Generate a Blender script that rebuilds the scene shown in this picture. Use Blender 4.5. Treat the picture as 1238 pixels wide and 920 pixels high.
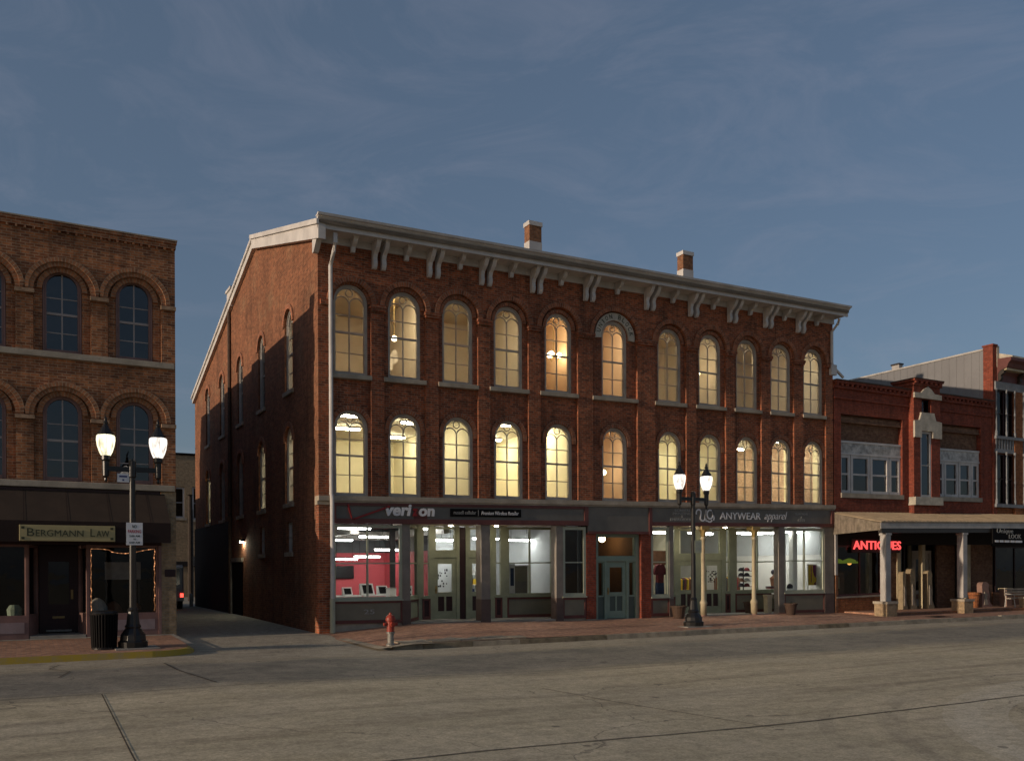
import bpy, math, random
from mathutils import Matrix, Vector
R = math.radians
random.seed(7)
for o in list(bpy.data.objects): bpy.data.objects.remove(o)
scene = bpy.context.scene
COL = scene.collection

# ------------------------------------------------------------------ camera
CAM = (-7.8006, -25.9749, 1.9038)
YAW, ROLL = R(29.0), 0.00436
cd = bpy.data.cameras.new('camera'); cam = bpy.data.objects.new('camera', cd); COL.objects.link(cam)
cd.sensor_width = 36; cd.lens = 36 * 1071.6 / 1238; cd.shift_y = 228 / 1238
cd.clip_end = 2000; cd.clip_start = 0.1
_f = Vector((math.sin(YAW), math.cos(YAW), 0)); _r = Vector((math.cos(YAW), -math.sin(YAW), 0)); _u = Vector((0, 0, 1))
_cr = (_r - ROLL * _u).normalized(); _cu = (_u + ROLL * _r).normalized()
cam.matrix_world = Matrix(((_cr.x, _cu.x, -_f.x, CAM[0]), (_cr.y, _cu.y, -_f.y, CAM[1]), (_cr.z, _cu.z, -_f.z, CAM[2]), (0, 0, 0, 1)))
scene.camera = cam

# ------------------------------------------------------------------ sky, sun, exposure
SUN_EL = R(11.6); SUN_DIR = Vector((1.0, 0.05, -math.tan(SUN_EL))).normalized()   # the way the light travels
SKY_STRENGTH, SUN_STRENGTH, EXPOSURE = 0.075, 2.4, 0.36
w = bpy.data.worlds.new('World'); scene.world = w; w.use_nodes = True
nt = w.node_tree; nt.nodes.clear()
def N(t, typ, **kw):
    n = t.nodes.new(typ)
    for k, v in kw.items():
        if k in n.inputs: n.inputs[k].default_value = v
        else: setattr(n, k, v)
    return n
sky = N(nt, 'ShaderNodeTexSky'); sky.sky_type = 'NISHITA'; sky.sun_disc = False
sky.sun_elevation = SUN_EL
to_sun = -SUN_DIR
sky.sun_rotation = math.atan2(to_sun.x, to_sun.y)
sky.air_density = 1.0; sky.dust_density = 1.5; sky.ozone_density = 2.5
tc = N(nt, 'ShaderNodeTexCoord')
mp = N(nt, 'ShaderNodeMapping'); mp.inputs['Scale'].default_value = (1.6, 1.6, 5.0); mp.inputs['Rotation'].default_value = (0.25, 0.35, 0.6)
nt.links.new(tc.outputs['Generated'], mp.inputs['Vector'])
no = N(nt, 'ShaderNodeTexNoise', Scale=2.4, Detail=9.0, Roughness=0.66, Distortion=1.3)
nt.links.new(mp.outputs['Vector'], no.inputs['Vector'])
cr = N(nt, 'ShaderNodeValToRGB'); cr.color_ramp.elements[0].position = 0.46; cr.color_ramp.elements[1].position = 0.8
cr.color_ramp.elements[1].color = (0.21, 0.21, 0.21, 1)
nt.links.new(no.outputs['Fac'], cr.inputs['Fac'])
mx = N(nt, 'ShaderNodeMix', data_type='RGBA'); mx.inputs[7].default_value = (3.3, 3.5, 4.3, 1)
veil = N(nt, 'ShaderNodeMix', data_type='RGBA'); veil.inputs[0].default_value = 0.45; veil.inputs[7].default_value = (1.10, 1.70, 2.45, 1)   # thin even overcast
nt.links.new(sky.outputs['Color'], veil.inputs[6])
nt.links.new(cr.outputs['Color'], mx.inputs[0]); nt.links.new(veil.outputs[2], mx.inputs[6])
tn = N(nt, 'ShaderNodeMix', data_type='RGBA', blend_type='MULTIPLY'); tn.inputs[0].default_value = 1; tn.inputs[7].default_value = (1.06, 0.965, 0.95, 1)
nt.links.new(mx.outputs[2], tn.inputs[6])
bg = N(nt, 'ShaderNodeBackground', Strength=SKY_STRENGTH); wo = N(nt, 'ShaderNodeOutputWorld')
nt.links.new(tn.outputs[2], bg.inputs['Color']); nt.links.new(bg.outputs[0], wo.inputs[0])
sd = bpy.data.lights.new('sun', 'SUN'); so = bpy.data.objects.new('sun', sd); COL.objects.link(so)
sd.energy = SUN_STRENGTH; sd.angle = R(0.5); sd.color = (1.0, 0.80, 0.60)
so.rotation_euler = SUN_DIR.to_track_quat('-Z', 'Y').to_euler(); so.location = (-30, -5, 30)
vs = scene.view_settings; vs.view_transform = 'Standard'; vs.look = 'None'; vs.gamma = 1; vs.exposure = EXPOSURE; vs.use_curve_mapping = False
scene.cycles.use_denoising = True; scene.cycles.max_bounces = 8; scene.cycles.transparent_max_bounces = 16
scene.cycles.sample_clamp_indirect = 6.0
scene.cycles.caustics_reflective = False; scene.cycles.caustics_refractive = False

# ------------------------------------------------------------------ materials
MATS = {}
def mat(name):
    m = bpy.data.materials.new(name); m.use_nodes = True
    t = m.node_tree; t.nodes.clear()
    out = N(t, 'ShaderNodeOutputMaterial'); MATS[name] = m
    return m, t, out
def rgba(c): return (c[0], c[1], c[2], 1)
def noise_mix(t, vec, c1, c2, scale, detail=4, lo=0.35, hi=0.65, rough=0.6):
    n = N(t, 'ShaderNodeTexNoise', Scale=scale, Detail=detail, Roughness=rough)
    t.links.new(vec, n.inputs['Vector'])
    r = N(t, 'ShaderNodeMapRange'); r.inputs[1].default_value = lo; r.inputs[2].default_value = hi
    t.links.new(n.outputs['Fac'], r.inputs[0])
    m = N(t, 'ShaderNodeMix', data_type='RGBA'); t.links.new(r.outputs[0], m.inputs[0])
    for i, c in ((6, c1), (7, c2)):
        if hasattr(c, 'node'): t.links.new(c, m.inputs[i])
        else: m.inputs[i].default_value = rgba(c)
    return m.outputs[2]
def paint(name, c, rough=0.6, var=0.25, scale=2.5, metallic=0.0, bump=0.0, spec=0.35):
    m, t, out = mat(name)
    g = N(t, 'ShaderNodeNewGeometry')
    d = tuple(x * (1 - var) for x in c)
    col = noise_mix(t, g.outputs['Position'], d, c, scale, 6)
    col = noise_mix(t, g.outputs['Position'], tuple(x * (1 - var * 0.7) for x in c), col, scale * 9, 3, 0.25, 0.45)
    p = N(t, 'ShaderNodeBsdfPrincipled', Roughness=rough, Metallic=metallic); p.inputs['Specular IOR Level'].default_value = spec
    t.links.new(col, p.inputs['Base Color'])
    if bump:
        n = N(t, 'ShaderNodeTexNoise', Scale=60.0, Detail=4.0); t.links.new(g.outputs['Position'], n.inputs['Vector'])
        b = N(t, 'ShaderNodeBump', Strength=bump, Distance=0.02); t.links.new(n.outputs['Fac'], b.inputs['Height']); t.links.new(b.outputs[0], p.inputs['Normal'])
    t.links.new(p.outputs[0], out.inputs[0]); return m
def boxvec(t):
    """wall coordinates in metres: (x,z) on walls facing y, (y,z) on walls facing x"""
    g = N(t, 'ShaderNodeNewGeometry'); sp = N(t, 'ShaderNodeSeparateXYZ'); sn = N(t, 'ShaderNodeSeparateXYZ')
    t.links.new(g.outputs['Position'], sp.inputs[0]); t.links.new(g.outputs['True Normal'], sn.inputs[0])
    ab = N(t, 'ShaderNodeMath', operation='ABSOLUTE'); t.links.new(sn.outputs[0], ab.inputs[0])
    gt = N(t, 'ShaderNodeMath', operation='GREATER_THAN'); gt.inputs[1].default_value = 0.7; t.links.new(ab.outputs[0], gt.inputs[0])
    mx = N(t, 'ShaderNodeMix', data_type='FLOAT'); t.links.new(gt.outputs[0], mx.inputs[0]); t.links.new(sp.outputs[0], mx.inputs[2]); t.links.new(sp.outputs[1], mx.inputs[3])
    c = N(t, 'ShaderNodeCombineXYZ'); t.links.new(mx.outputs[0], c.inputs[0]); t.links.new(sp.outputs[2], c.inputs[1])
    return c.outputs[0], g.outputs['Position']
def brick(name, c1, c2, mortar, stain=(0.02, 0.015, 0.012), stain_amt=0.5, uv=False, horizontal=False, bw=0.21, bh=0.072, ms=0.009, bump=0.5, pale=None, streak=0.0):
    m, t, out = mat(name)
    if uv:
        u = N(t, 'ShaderNodeUVMap'); vec = u.outputs[0]; pos = N(t, 'ShaderNodeNewGeometry').outputs['Position']
    elif horizontal:
        g = N(t, 'ShaderNodeNewGeometry'); vec = pos = g.outputs['Position']
    else: vec, pos = boxvec(t)
    b = N(t, 'ShaderNodeTexBrick', Scale=1.0); b.inputs['Mortar Size'].default_value = ms; b.inputs['Mortar Smooth'].default_value = 0.15
    b.inputs['Brick Width'].default_value = bw; b.inputs['Row Height'].default_value = bh; b.inputs['Bias'].default_value = -0.1
    b.offset = 0.5
    t.links.new(vec, b.inputs['Vector'])
    b.inputs['Color1'].default_value = rgba(c1); b.inputs['Color2'].default_value = rgba(c2); b.inputs['Mortar'].default_value = rgba(mortar)
    col = b.outputs['Color']
    n = N(t, 'ShaderNodeTexNoise', Scale=0.55, Detail=7.0, Roughness=0.65); t.links.new(pos, n.inputs['Vector'])
    r = N(t, 'ShaderNodeMapRange'); r.inputs[1].default_value = 0.45; r.inputs[2].default_value = 0.75; r.inputs[4].default_value = stain_amt
    t.links.new(n.outputs['Fac'], r.inputs[0])
    mx = N(t, 'ShaderNodeMix', data_type='RGBA'); t.links.new(r.outputs[0], mx.inputs[0]); t.links.new(col, mx.inputs[6]); mx.inputs[7].default_value = rgba(stain)
    col = mx.outputs[2]
    if pale:
        n3 = N(t, 'ShaderNodeTexNoise', Scale=0.8, Detail=8.0, Roughness=0.7); 
        mp = N(t, 'ShaderNodeMapping'); mp.inputs['Location'].default_value = (5, 9, 3); t.links.new(pos, mp.inputs[0]); t.links.new(mp.outputs[0], n3.inputs['Vector'])
        r3 = N(t, 'ShaderNodeMapRange'); r3.inputs[1].default_value = 0.52; r3.inputs[2].default_value = 0.72; r3.inputs[4].default_value = 0.55; t.links.new(n3.outputs['Fac'], r3.inputs[0])
        m3 = N(t, 'ShaderNodeMix', data_type='RGBA'); t.links.new(r3.outputs[0], m3.inputs[0]); t.links.new(col, m3.inputs[6]); m3.inputs[7].default_value = rgba(pale); col = m3.outputs[2]
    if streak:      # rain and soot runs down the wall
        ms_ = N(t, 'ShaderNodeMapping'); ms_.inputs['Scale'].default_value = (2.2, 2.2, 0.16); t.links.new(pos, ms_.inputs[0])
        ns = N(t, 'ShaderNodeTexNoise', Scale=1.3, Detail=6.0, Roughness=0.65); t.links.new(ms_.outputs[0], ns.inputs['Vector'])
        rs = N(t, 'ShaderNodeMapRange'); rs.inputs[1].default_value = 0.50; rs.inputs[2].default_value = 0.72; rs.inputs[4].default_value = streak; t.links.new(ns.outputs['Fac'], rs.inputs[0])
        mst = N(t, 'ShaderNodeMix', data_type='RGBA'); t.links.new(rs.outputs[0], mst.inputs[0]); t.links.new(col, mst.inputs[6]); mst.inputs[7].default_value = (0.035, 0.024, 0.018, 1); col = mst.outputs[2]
    n2 = N(t, 'ShaderNodeTexNoise', Scale=7.0, Detail=5.0, Roughness=0.7); t.links.new(pos, n2.inputs['Vector'])
    r2 = N(t, 'ShaderNodeMapRange'); r2.inputs[1].default_value = 0.3; r2.inputs[2].default_value = 0.7; r2.inputs[3].default_value = 0.6; r2.inputs[4].default_value = 1.3
    t.links.new(n2.outputs['Fac'], r2.inputs[0])
    mu = N(t, 'ShaderNodeMix', data_type='RGBA', blend_type='MULTIPLY'); mu.inputs[0].default_value = 1; t.links.new(col, mu.inputs[6]); t.links.new(r2.outputs[0], mu.inputs[7])
    p = N(t, 'ShaderNodeBsdfPrincipled', Roughness=0.9); p.inputs['Specular IOR Level'].default_value = 0.2
    t.links.new(mu.outputs[2], p.inputs['Base Color'])
    if bump:
        ad = N(t, 'ShaderNodeMath', operation='MULTIPLY_ADD'); ad.inputs[1].default_value = -2.5
        t.links.new(b.outputs['Fac'], ad.inputs[0]); t.links.new(n2.outputs['Fac'], ad.inputs[2])
        bp = N(t, 'ShaderNodeBump', Strength=bump, Distance=0.008); t.links.new(ad.outputs[0], bp.inputs['Height']); t.links.new(bp.outputs[0], p.inputs['Normal'])
    t.links.new(p.outputs[0], out.inputs[0]); return m
def emit(name, c, s):
    m, t, out = mat(name); e = N(t, 'ShaderNodeEmission', Strength=s); e.inputs[0].default_value = rgba(c)
    t.links.new(e.outputs[0], out.inputs[0]); return m
def glass(name, tint=(0.9, 0.93, 0.92), ior=1.5, rough=0.02):
    m, t, out = mat(name)
    tr = N(t, 'ShaderNodeBsdfTransparent'); tr.inputs[0].default_value = rgba(tint)
    gl = N(t, 'ShaderNodeBsdfGlossy', Roughness=rough); fr = N(t, 'ShaderNodeFresnel', IOR=ior)
    g = N(t, 'ShaderNodeNewGeometry'); n = N(t, 'ShaderNodeTexNoise', Scale=1.7, Detail=2.0); t.links.new(g.outputs['Position'], n.inputs['Vector'])
    b = N(t, 'ShaderNodeBump', Strength=0.12, Distance=0.05); t.links.new(n.outputs['Fac'], b.inputs['Height']); t.links.new(b.outputs[0], gl.inputs['Normal'])
    mx = N(t, 'ShaderNodeMixShader'); t.links.new(fr.outputs[0], mx.inputs[0]); t.links.new(tr.outputs[0], mx.inputs[1]); t.links.new(gl.outputs[0], mx.inputs[2])
    t.links.new(mx.outputs[0], out.inputs[0]); return m

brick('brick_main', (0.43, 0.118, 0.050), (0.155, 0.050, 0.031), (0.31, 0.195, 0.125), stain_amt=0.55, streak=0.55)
brick('brick_arch', (0.42, 0.14, 0.065), (0.15, 0.057, 0.036), (0.30, 0.19, 0.13), uv=True, bw=0.085, bh=0.24, ms=0.012, stain_amt=0.35)
brick('brick_side', (0.30, 0.115, 0.058), (0.17, 0.066, 0.037), (0.25, 0.145, 0.085), stain_amt=0.5, streak=0.5, pale=(0.27, 0.18, 0.105))
brick('brick_law', (0.46, 0.175, 0.072), (0.18, 0.072, 0.041), (0.40, 0.26, 0.16), stain_amt=0.5, streak=0.45)
brick('brick_law_arch', (0.46, 0.195, 0.09), (0.19, 0.09, 0.052), (0.38, 0.25, 0.16), uv=True, bw=0.085, bh=0.24, ms=0.012, stain_amt=0.3)
brick('brick_red', (0.31, 0.066, 0.033), (0.21, 0.046, 0.027), (0.20, 0.09, 0.068), stain_amt=0.4, streak=0.5)
brick('brick_brown', (0.24, 0.13, 0.075), (0.16, 0.075, 0.045), (0.16, 0.11, 0.08), stain_amt=0.4)
brick('brick_orange', (0.40, 0.15, 0.055), (0.30, 0.10, 0.04), (0.2, 0.10, 0.06), stain_amt=0.3)
brick('brick_tan', (0.38, 0.27, 0.16), (0.30, 0.21, 0.12), (0.3, 0.24, 0.17), stain_amt=0.25)
brick('brick_room', (0.50, 0.33, 0.24), (0.40, 0.25, 0.18), (0.5, 0.42, 0.34), stain_amt=0.2)
brick('brick_base', (0.30, 0.13, 0.06), (0.2, 0.085, 0.045), (0.2, 0.14, 0.1), stain_amt=0.3)
brick('pavers', (0.50, 0.265, 0.165), (0.33, 0.175, 0.115), (0.28, 0.21, 0.16), horizontal=True, bw=0.20, bh=0.10, ms=0.008, stain_amt=0.4, bump=0.3)
paint('stone', (0.42, 0.36, 0.28), 0.85, 0.35, 2.0, bump=0.3)
paint('stone_pale', (0.58, 0.52, 0.42), 0.85, 0.35, 3.0, bump=0.3)
paint('trim_white', (0.62, 0.59, 0.56), 0.55, 0.25, 1.5)
paint('pier_grey', (0.25, 0.22, 0.185), 0.6, 0.3, 2.0)
paint('pier_dark', (0.125, 0.085, 0.07), 0.6, 0.3, 2.0)
paint('muntin_pale', (0.42, 0.36, 0.33), 0.6, 0.2, 2.0)
paint('trim_grey', (0.50, 0.47, 0.43), 0.55, 0.3, 2.0)
paint('frame_taupe', (0.50, 0.44, 0.37), 0.55, 0.3, 2.0)
paint('sage', (0.31, 0.325, 0.22), 0.5, 0.25, 2.0)
paint('sage_pale', (0.42, 0.44, 0.33), 0.5, 0.2, 2.0)
paint('teal', (0.26, 0.34, 0.26), 0.5, 0.2, 2.0)
paint('teal_dark', (0.09, 0.12, 0.10), 0.5, 0.2, 2.0)
paint('grey_green', (0.21, 0.19, 0.135), 0.55, 0.2, 1.5)
paint('fascia', (0.165, 0.152, 0.130), 0.55, 0.25, 1.2)
paint('maroon', (0.15, 0.05, 0.042), 0.55, 0.3, 2.5)
paint('maroon_dark', (0.035, 0.012, 0.012), 0.5, 0.3, 2.5)
paint('mauve', (0.26, 0.15, 0.13), 0.6, 0.25, 2.5)
paint('mauve_pale', (0.34, 0.26, 0.26), 0.6, 0.25, 2.5)
paint('gold_paint', (0.40, 0.28, 0.10), 0.5, 0.3, 4.0)
paint('cream', (0.50, 0.42, 0.27), 0.6, 0.3, 2.0)
paint('corbel_wood', (0.33, 0.26, 0.16), 0.7, 0.4, 5.0)
paint('cream_grey', (0.46, 0.43, 0.40), 0.6, 0.3, 2.0)
paint('weathered_white', (0.62, 0.60, 0.56), 0.75, 0.55, 5.0)
paint('boards', (0.25, 0.205, 0.155), 0.8, 0.45, 5.0)
paint('siding', (0.21, 0.205, 0.205), 0.45, 0.15, 0.6)
paint('tin_roof', (0.36, 0.28, 0.185), 0.5, 0.35, 2.0)
paint('roof_green', (0.26, 0.30, 0.24), 0.6, 0.3, 1.0)
paint('roof_felt', (0.20, 0.16, 0.12), 0.9, 0.3, 1.0)
paint('iron', (0.012, 0.011, 0.010), 0.38, 0.3, 6.0, spec=0.5)
paint('iron_brown', (0.035, 0.026, 0.02), 0.45, 0.3, 6.0, spec=0.5)
paint('dark', (0.009, 0.008, 0.008), 0.8, 0.2, spec=0.1)
paint('grey_trim_dull', (0.27, 0.28, 0.29), 0.7, 0.35, 3.0)
paint('blind', (0.13, 0.26, 0.40), 0.8, 0.1)
paint('blind_white', (0.72, 0.70, 0.72), 0.8, 0.06)
paint('black_wall', (0.020, 0.016, 0.015), 0.8, 0.3)
paint('awning', (0.042, 0.027, 0.018), 0.85, 0.25, 2.0)
paint('awning_dark', (0.022, 0.011, 0.009), 0.85, 0.25, 2.0)
paint('sign_cream', (0.40, 0.34, 0.17), 0.6, 0.12, 4.0)
paint('sign_white', (0.72, 0.72, 0.74), 0.5, 0.1, 4.0)
paint('letter_white', (0.75, 0.74, 0.74), 0.5, 0.06)
paint('letter_grey', (0.34, 0.34, 0.32), 0.5, 0.06)
paint('letter_dark', (0.05, 0.055, 0.03), 0.6, 0.1)
paint('letter_red', (0.42, 0.03, 0.03), 0.5, 0.1)
paint('letter_blue', (0.06, 0.07, 0.2), 0.5, 0.1)
paint('sign_red', (0.28, 0.02, 0.02), 0.5, 0.15)
paint('hydrant_red', (0.36, 0.05, 0.03), 0.45, 0.4, 9.0)
paint('galvanised', (0.30, 0.29, 0.26), 0.5, 0.45, 12.0, metallic=0.3)
paint('rust', (0.085, 0.05, 0.032), 0.7, 0.4, 8.0)
paint('terracotta', (0.075, 0.045, 0.032), 0.8, 0.3, 6.0)
paint('soil', (0.03, 0.022, 0.016), 0.95, 0.3, 20.0)
paint('kerb', (0.40, 0.34, 0.25), 0.9, 0.45, 3.0, bump=0.6)
paint('kerb_dirty', (0.25, 0.20, 0.13), 0.9, 0.5, 4.0, bump=0.6)
paint('concrete', (0.36, 0.33, 0.28), 0.9, 0.35, 1.5, bump=0.4)
paint('wall_red', (0.50, 0.085, 0.10), 0.7, 0.06)
paint('wall_white', (0.74, 0.74, 0.70), 0.7, 0.06)
paint('wall_greywhite', (0.50, 0.53, 0.54), 0.7, 0.08)
paint('wall_cream', (0.76, 0.70, 0.52), 0.8, 0.05)
paint('wall_tan', (0.68, 0.60, 0.46), 0.8, 0.08)
paint('wall_peach', (0.74, 0.57, 0.40), 0.8, 0.05)
paint('wall_brown', (0.20, 0.10, 0.04), 0.8, 0.2)
paint('ceiling_white', (0.72, 0.70, 0.62), 0.8, 0.05)
paint('ceiling_grey', (0.10, 0.11, 0.115), 0.8, 0.3, 3.0)
paint('floor_wood', (0.22, 0.14, 0.08), 0.5, 0.3, 3.0)
paint('screen_off', (0.012, 0.013, 0.015), 0.2, 0.1, spec=0.6)
paint('cloth_red', (0.20, 0.03, 0.035), 0.9, 0.3, 6.0)
paint('cloth_blue', (0.035, 0.055, 0.13), 0.9, 0.3, 6.0)
paint('cloth_purple', (0.15, 0.015, 0.08), 0.8, 0.2, 6.0)
paint('cloth_yellow', (0.70, 0.47, 0.04), 0.8, 0.2, 6.0)
paint('cloth_dark', (0.04, 0.035, 0.045), 0.9, 0.3, 6.0)
paint('cloth_brown', (0.20, 0.09, 0.05), 0.9, 0.3, 6.0)
paint('cloth_white', (0.60, 0.58, 0.54), 0.9, 0.3, 6.0)
paint('skin', (0.42, 0.25, 0.17), 0.6, 0.1)
paint('plant', (0.05, 0.075, 0.03), 0.7, 0.4, 12.0)
paint('van_paint', (0.20, 0.23, 0.27), 0.35, 0.1, spec=0.5)
paint('tyre', (0.015, 0.015, 0.015), 0.8, 0.2)
paint('wood_pole', (0.06, 0.045, 0.035), 0.9, 0.4, 5.0)
paint('pink_stone', (0.34, 0.21, 0.165), 0.7, 0.25, 3.0)
glass('glass', ior=1.25)
glass('glass_dark', (0.40, 0.40, 0.40), 1.5)
glass('glass_shop', (0.80, 0.80, 0.78), 1.45)
glass('glass_sky', (0.40, 0.50, 0.62), 1.8)
glass('glass_blue', (0.30, 0.36, 0.40), 2.0)
emit('tube_white', (1.0, 0.98, 0.93), 30.0)
emit('tube_cream', (1.0, 0.88, 0.58), 62.0)
emit('bulb_warm', (1.0, 0.72, 0.40), 22.0)
emit('bulb_soft', (1.0, 0.82, 0.55), 46.0)
def lit_glass(name, c, lo, hi):
    m, t, out = mat(name); g = N(t, 'ShaderNodeNewGeometry'); n = N(t, 'ShaderNodeTexNoise', Scale=9.0, Detail=3.0)
    mp = N(t, 'ShaderNodeMapping'); mp.inputs['Scale'].default_value = (1, 1, 0.45); t.links.new(g.outputs['Position'], mp.inputs[0]); t.links.new(mp.outputs[0], n.inputs['Vector'])
    r = N(t, 'ShaderNodeMapRange'); r.inputs[1].default_value = 0.35; r.inputs[2].default_value = 0.65; r.inputs[3].default_value = lo; r.inputs[4].default_value = hi; t.links.new(n.outputs['Fac'], r.inputs[0])
    e = N(t, 'ShaderNodeEmission'); e.inputs[0].default_value = rgba(c); t.links.new(r.outputs[0], e.inputs[1])
    gl = N(t, 'ShaderNodeBsdfGlossy', Roughness=0.1); ad = N(t, 'ShaderNodeMixShader'); ad.inputs[0].default_value = 0.06; t.links.new(e.outputs[0], ad.inputs[1]); t.links.new(gl.outputs[0], ad.inputs[2]); t.links.new(ad.outputs[0], out.inputs[0])
lit_glass('globe_lit', (1.0, 0.90, 0.80), 0.7, 1.9)
lit_glass('globe_lit_green', (1.0, 0.92, 0.62), 0.7, 1.9)
emit('downlight', (1.0, 0.88, 0.66), 150.0)
emit('hall_bulb', (1.0, 0.74, 0.44), 26.0)
emit('bulb_dim', (1.0, 0.76, 0.46), 14.0)
emit('neon_red', (1.0, 0.085, 0.08), 1.3)
def beads(name, c, s_, scale):
    m, t, out = mat(name); g = N(t, 'ShaderNodeNewGeometry'); v = N(t, 'ShaderNodeTexVoronoi', Scale=scale); t.links.new(g.outputs['Position'], v.inputs['Vector'])
    r = N(t, 'ShaderNodeMapRange'); r.inputs[1].default_value = 0.15; r.inputs[2].default_value = 0.55; r.inputs[3].default_value = s_; r.inputs[4].default_value = 0.12 * s_; t.links.new(v.outputs['Distance'], r.inputs[0])
    e = N(t, 'ShaderNodeEmission'); e.inputs[0].default_value = rgba(c); t.links.new(r.outputs[0], e.inputs[1]); t.links.new(e.outputs[0], out.inputs[0])
beads('rope_light', (1.0, 0.42, 0.18), 1.25, 16.0)
emit('wall_pack', (1.0, 0.95, 0.72), 110.0)
emit('tail_red', (1.0, 0.06, 0.04), 2.6)
emit('lamp_orange', (1.0, 0.45, 0.1), 1.2)
emit('lamp_green', (0.25, 0.35, 0.03), 0.25)

# ------------------------------------------------------------------ mesh kit
class MB:
    def __init__(s, tf=None): s.v = []; s.f = []; s.m = []; s.uv = {}; s.tf = tf
    def add(s, vs, fs, m=0, uvs=None):
        b = len(s.v); s.v += [s.tf(*p) if s.tf else tuple(p) for p in vs]
        for i, f in enumerate(fs):
            if uvs: s.uv[len(s.f)] = uvs[i]
            s.f.append([b + j for j in f]); s.m.append(m)
        return s
    def box(s, x0, x1, y0, y1, z0, z1, m=0):
        return s.add([(x0, y0, z0), (x1, y0, z0), (x1, y1, z0), (x0, y1, z0), (x0, y0, z1), (x1, y0, z1), (x1, y1, z1), (x0, y1, z1)],
                     [(0, 3, 2, 1), (4, 5, 6, 7), (0, 1, 5, 4), (1, 2, 6, 5), (2, 3, 7, 6), (3, 0, 4, 7)], m)
    def prism(s, poly, a, b, axis='y', m=0):
        n = len(poly)
        P = {'y': lambda p, d: (p[0], d, p[1]), 'x': lambda p, d: (d, p[0], p[1]), 'z': lambda p, d: (p[0], p[1], d)}[axis]
        vs = [P(p, a) for p in poly] + [P(p, b) for p in poly]
        fs = [tuple(range(n)), tuple(range(2 * n - 1, n - 1, -1))] + [(i, (i + 1) % n, n + (i + 1) % n, n + i) for i in range(n)]
        return s.add(vs, fs, m)
    def strip(s, A, B, y0, y1, m=0, uvw=None):
        """solid strip between two polylines in xz, from depth y0 to y1"""
        n = len(A); vs = [(p[0], y0, p[1]) for p in A] + [(p[0], y0, p[1]) for p in B] + [(p[0], y1, p[1]) for p in A] + [(p[0], y1, p[1]) for p in B]
        fs = []; uvs = []
        L = [0.0]
        for i in range(n - 1):
            L.append(L[-1] + 0.5 * (math.dist(A[i], A[i + 1]) + math.dist(B[i], B[i + 1])))
        d = math.dist(A[0], B[0]); t = abs(y1 - y0)
        for i in range(n - 1):
            u0, u1 = L[i], L[i + 1]
            fs += [(i, i + 1, n + i + 1, n + i), (2 * n + i, 3 * n + i, 3 * n + i + 1, 2 * n + i + 1), (i, 2 * n + i, 2 * n + i + 1, i + 1), (n + i, n + i + 1, 3 * n + i + 1, 3 * n + i)]
            uvs += [((u0, 0), (u1, 0), (u1, d), (u0, d)), ((u0, 0), (u0, d), (u1, d), (u1, 0)), ((u0, 0), (u0, t), (u1, t), (u1, 0)), ((u0, 0), (u1, 0), (u1, t), (u0, t))]
        fs += [(0, n, 3 * n, 2 * n), (n - 1, 3 * n - 1, 4 * n - 1, 2 * n - 1)]; uvs += [((0, 0), (0, d), (t, d), (t, 0))] * 2
        return s.add(vs, fs, m, uvs)
    def ribbon(s, pts, wd, y0, y1, m=0):
        A = []; B = []
        for i, p in enumerate(pts):
            a = pts[max(i - 1, 0)]; b = pts[min(i + 1, len(pts) - 1)]
            dx, dz = b[0] - a[0], b[1] - a[1]; l = math.hypot(dx, dz) or 1
            A.append((p[0] - dz / l * wd / 2, p[1] + dx / l * wd / 2)); B.append((p[0] + dz / l * wd / 2, p[1] - dx / l * wd / 2))
        return s.strip(A, B, y0, y1, m)
    def lathe(s, cx, cy, prof, n=16, m=0, rot=0):
        vs = []; fs = []; k = len(prof)
        for i in range(n):
            a = 2 * math.pi * i / n + rot
            vs += [(cx + r * math.cos(a), cy + r * math.sin(a), z) for r, z in prof]
        for i in range(n):
            j = (i + 1) % n
            fs += [(i * k + q, j * k + q, j * k + q + 1, i * k + q + 1) for q in range(k - 1)]
        fs += [tuple(i * k for i in reversed(range(n))), tuple(i * k + k - 1 for i in range(n))]
        return s.add(vs, fs, m)
    def tube(s, pts, r, n=8, m=0):
        vs = []; fs = []; P = [Vector(p) for p in pts]
        rr = r if isinstance(r, (list, tuple)) else [r] * len(P)
        for i, p in enumerate(P):
            d = (P[min(i + 1, len(P) - 1)] - P[max(i - 1, 0)]).normalized()
            a = d.cross(Vector((0, 0, 1)) if abs(d.z) < 0.9 else Vector((1, 0, 0))).normalized(); b = d.cross(a)
            vs += [tuple(p + rr[i] * (math.cos(2 * math.pi * k / n) * a + math.sin(2 * math.pi * k / n) * b)) for k in range(n)]
        for i in range(len(P) - 1):
            fs += [(i * n + k, i * n + (k + 1) % n, (i + 1) * n + (k + 1) % n, (i + 1) * n + k) for k in range(n)]
        fs += [tuple(range(n - 1, -1, -1)), tuple(range((len(P) - 1) * n, len(P) * n))]
        return s.add(vs, fs, m)
    def ball(s, c, r, n=12, m=0, sz=1.0):
        k = n // 2 + 1; prof = [(max(r * math.sin(math.pi * i / (k - 1)), 1e-4), c[2] - sz * r * math.cos(math.pi * i / (k - 1))) for i in range(k)]
        return s.lathe(c[0], c[1], prof, n, m)
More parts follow.
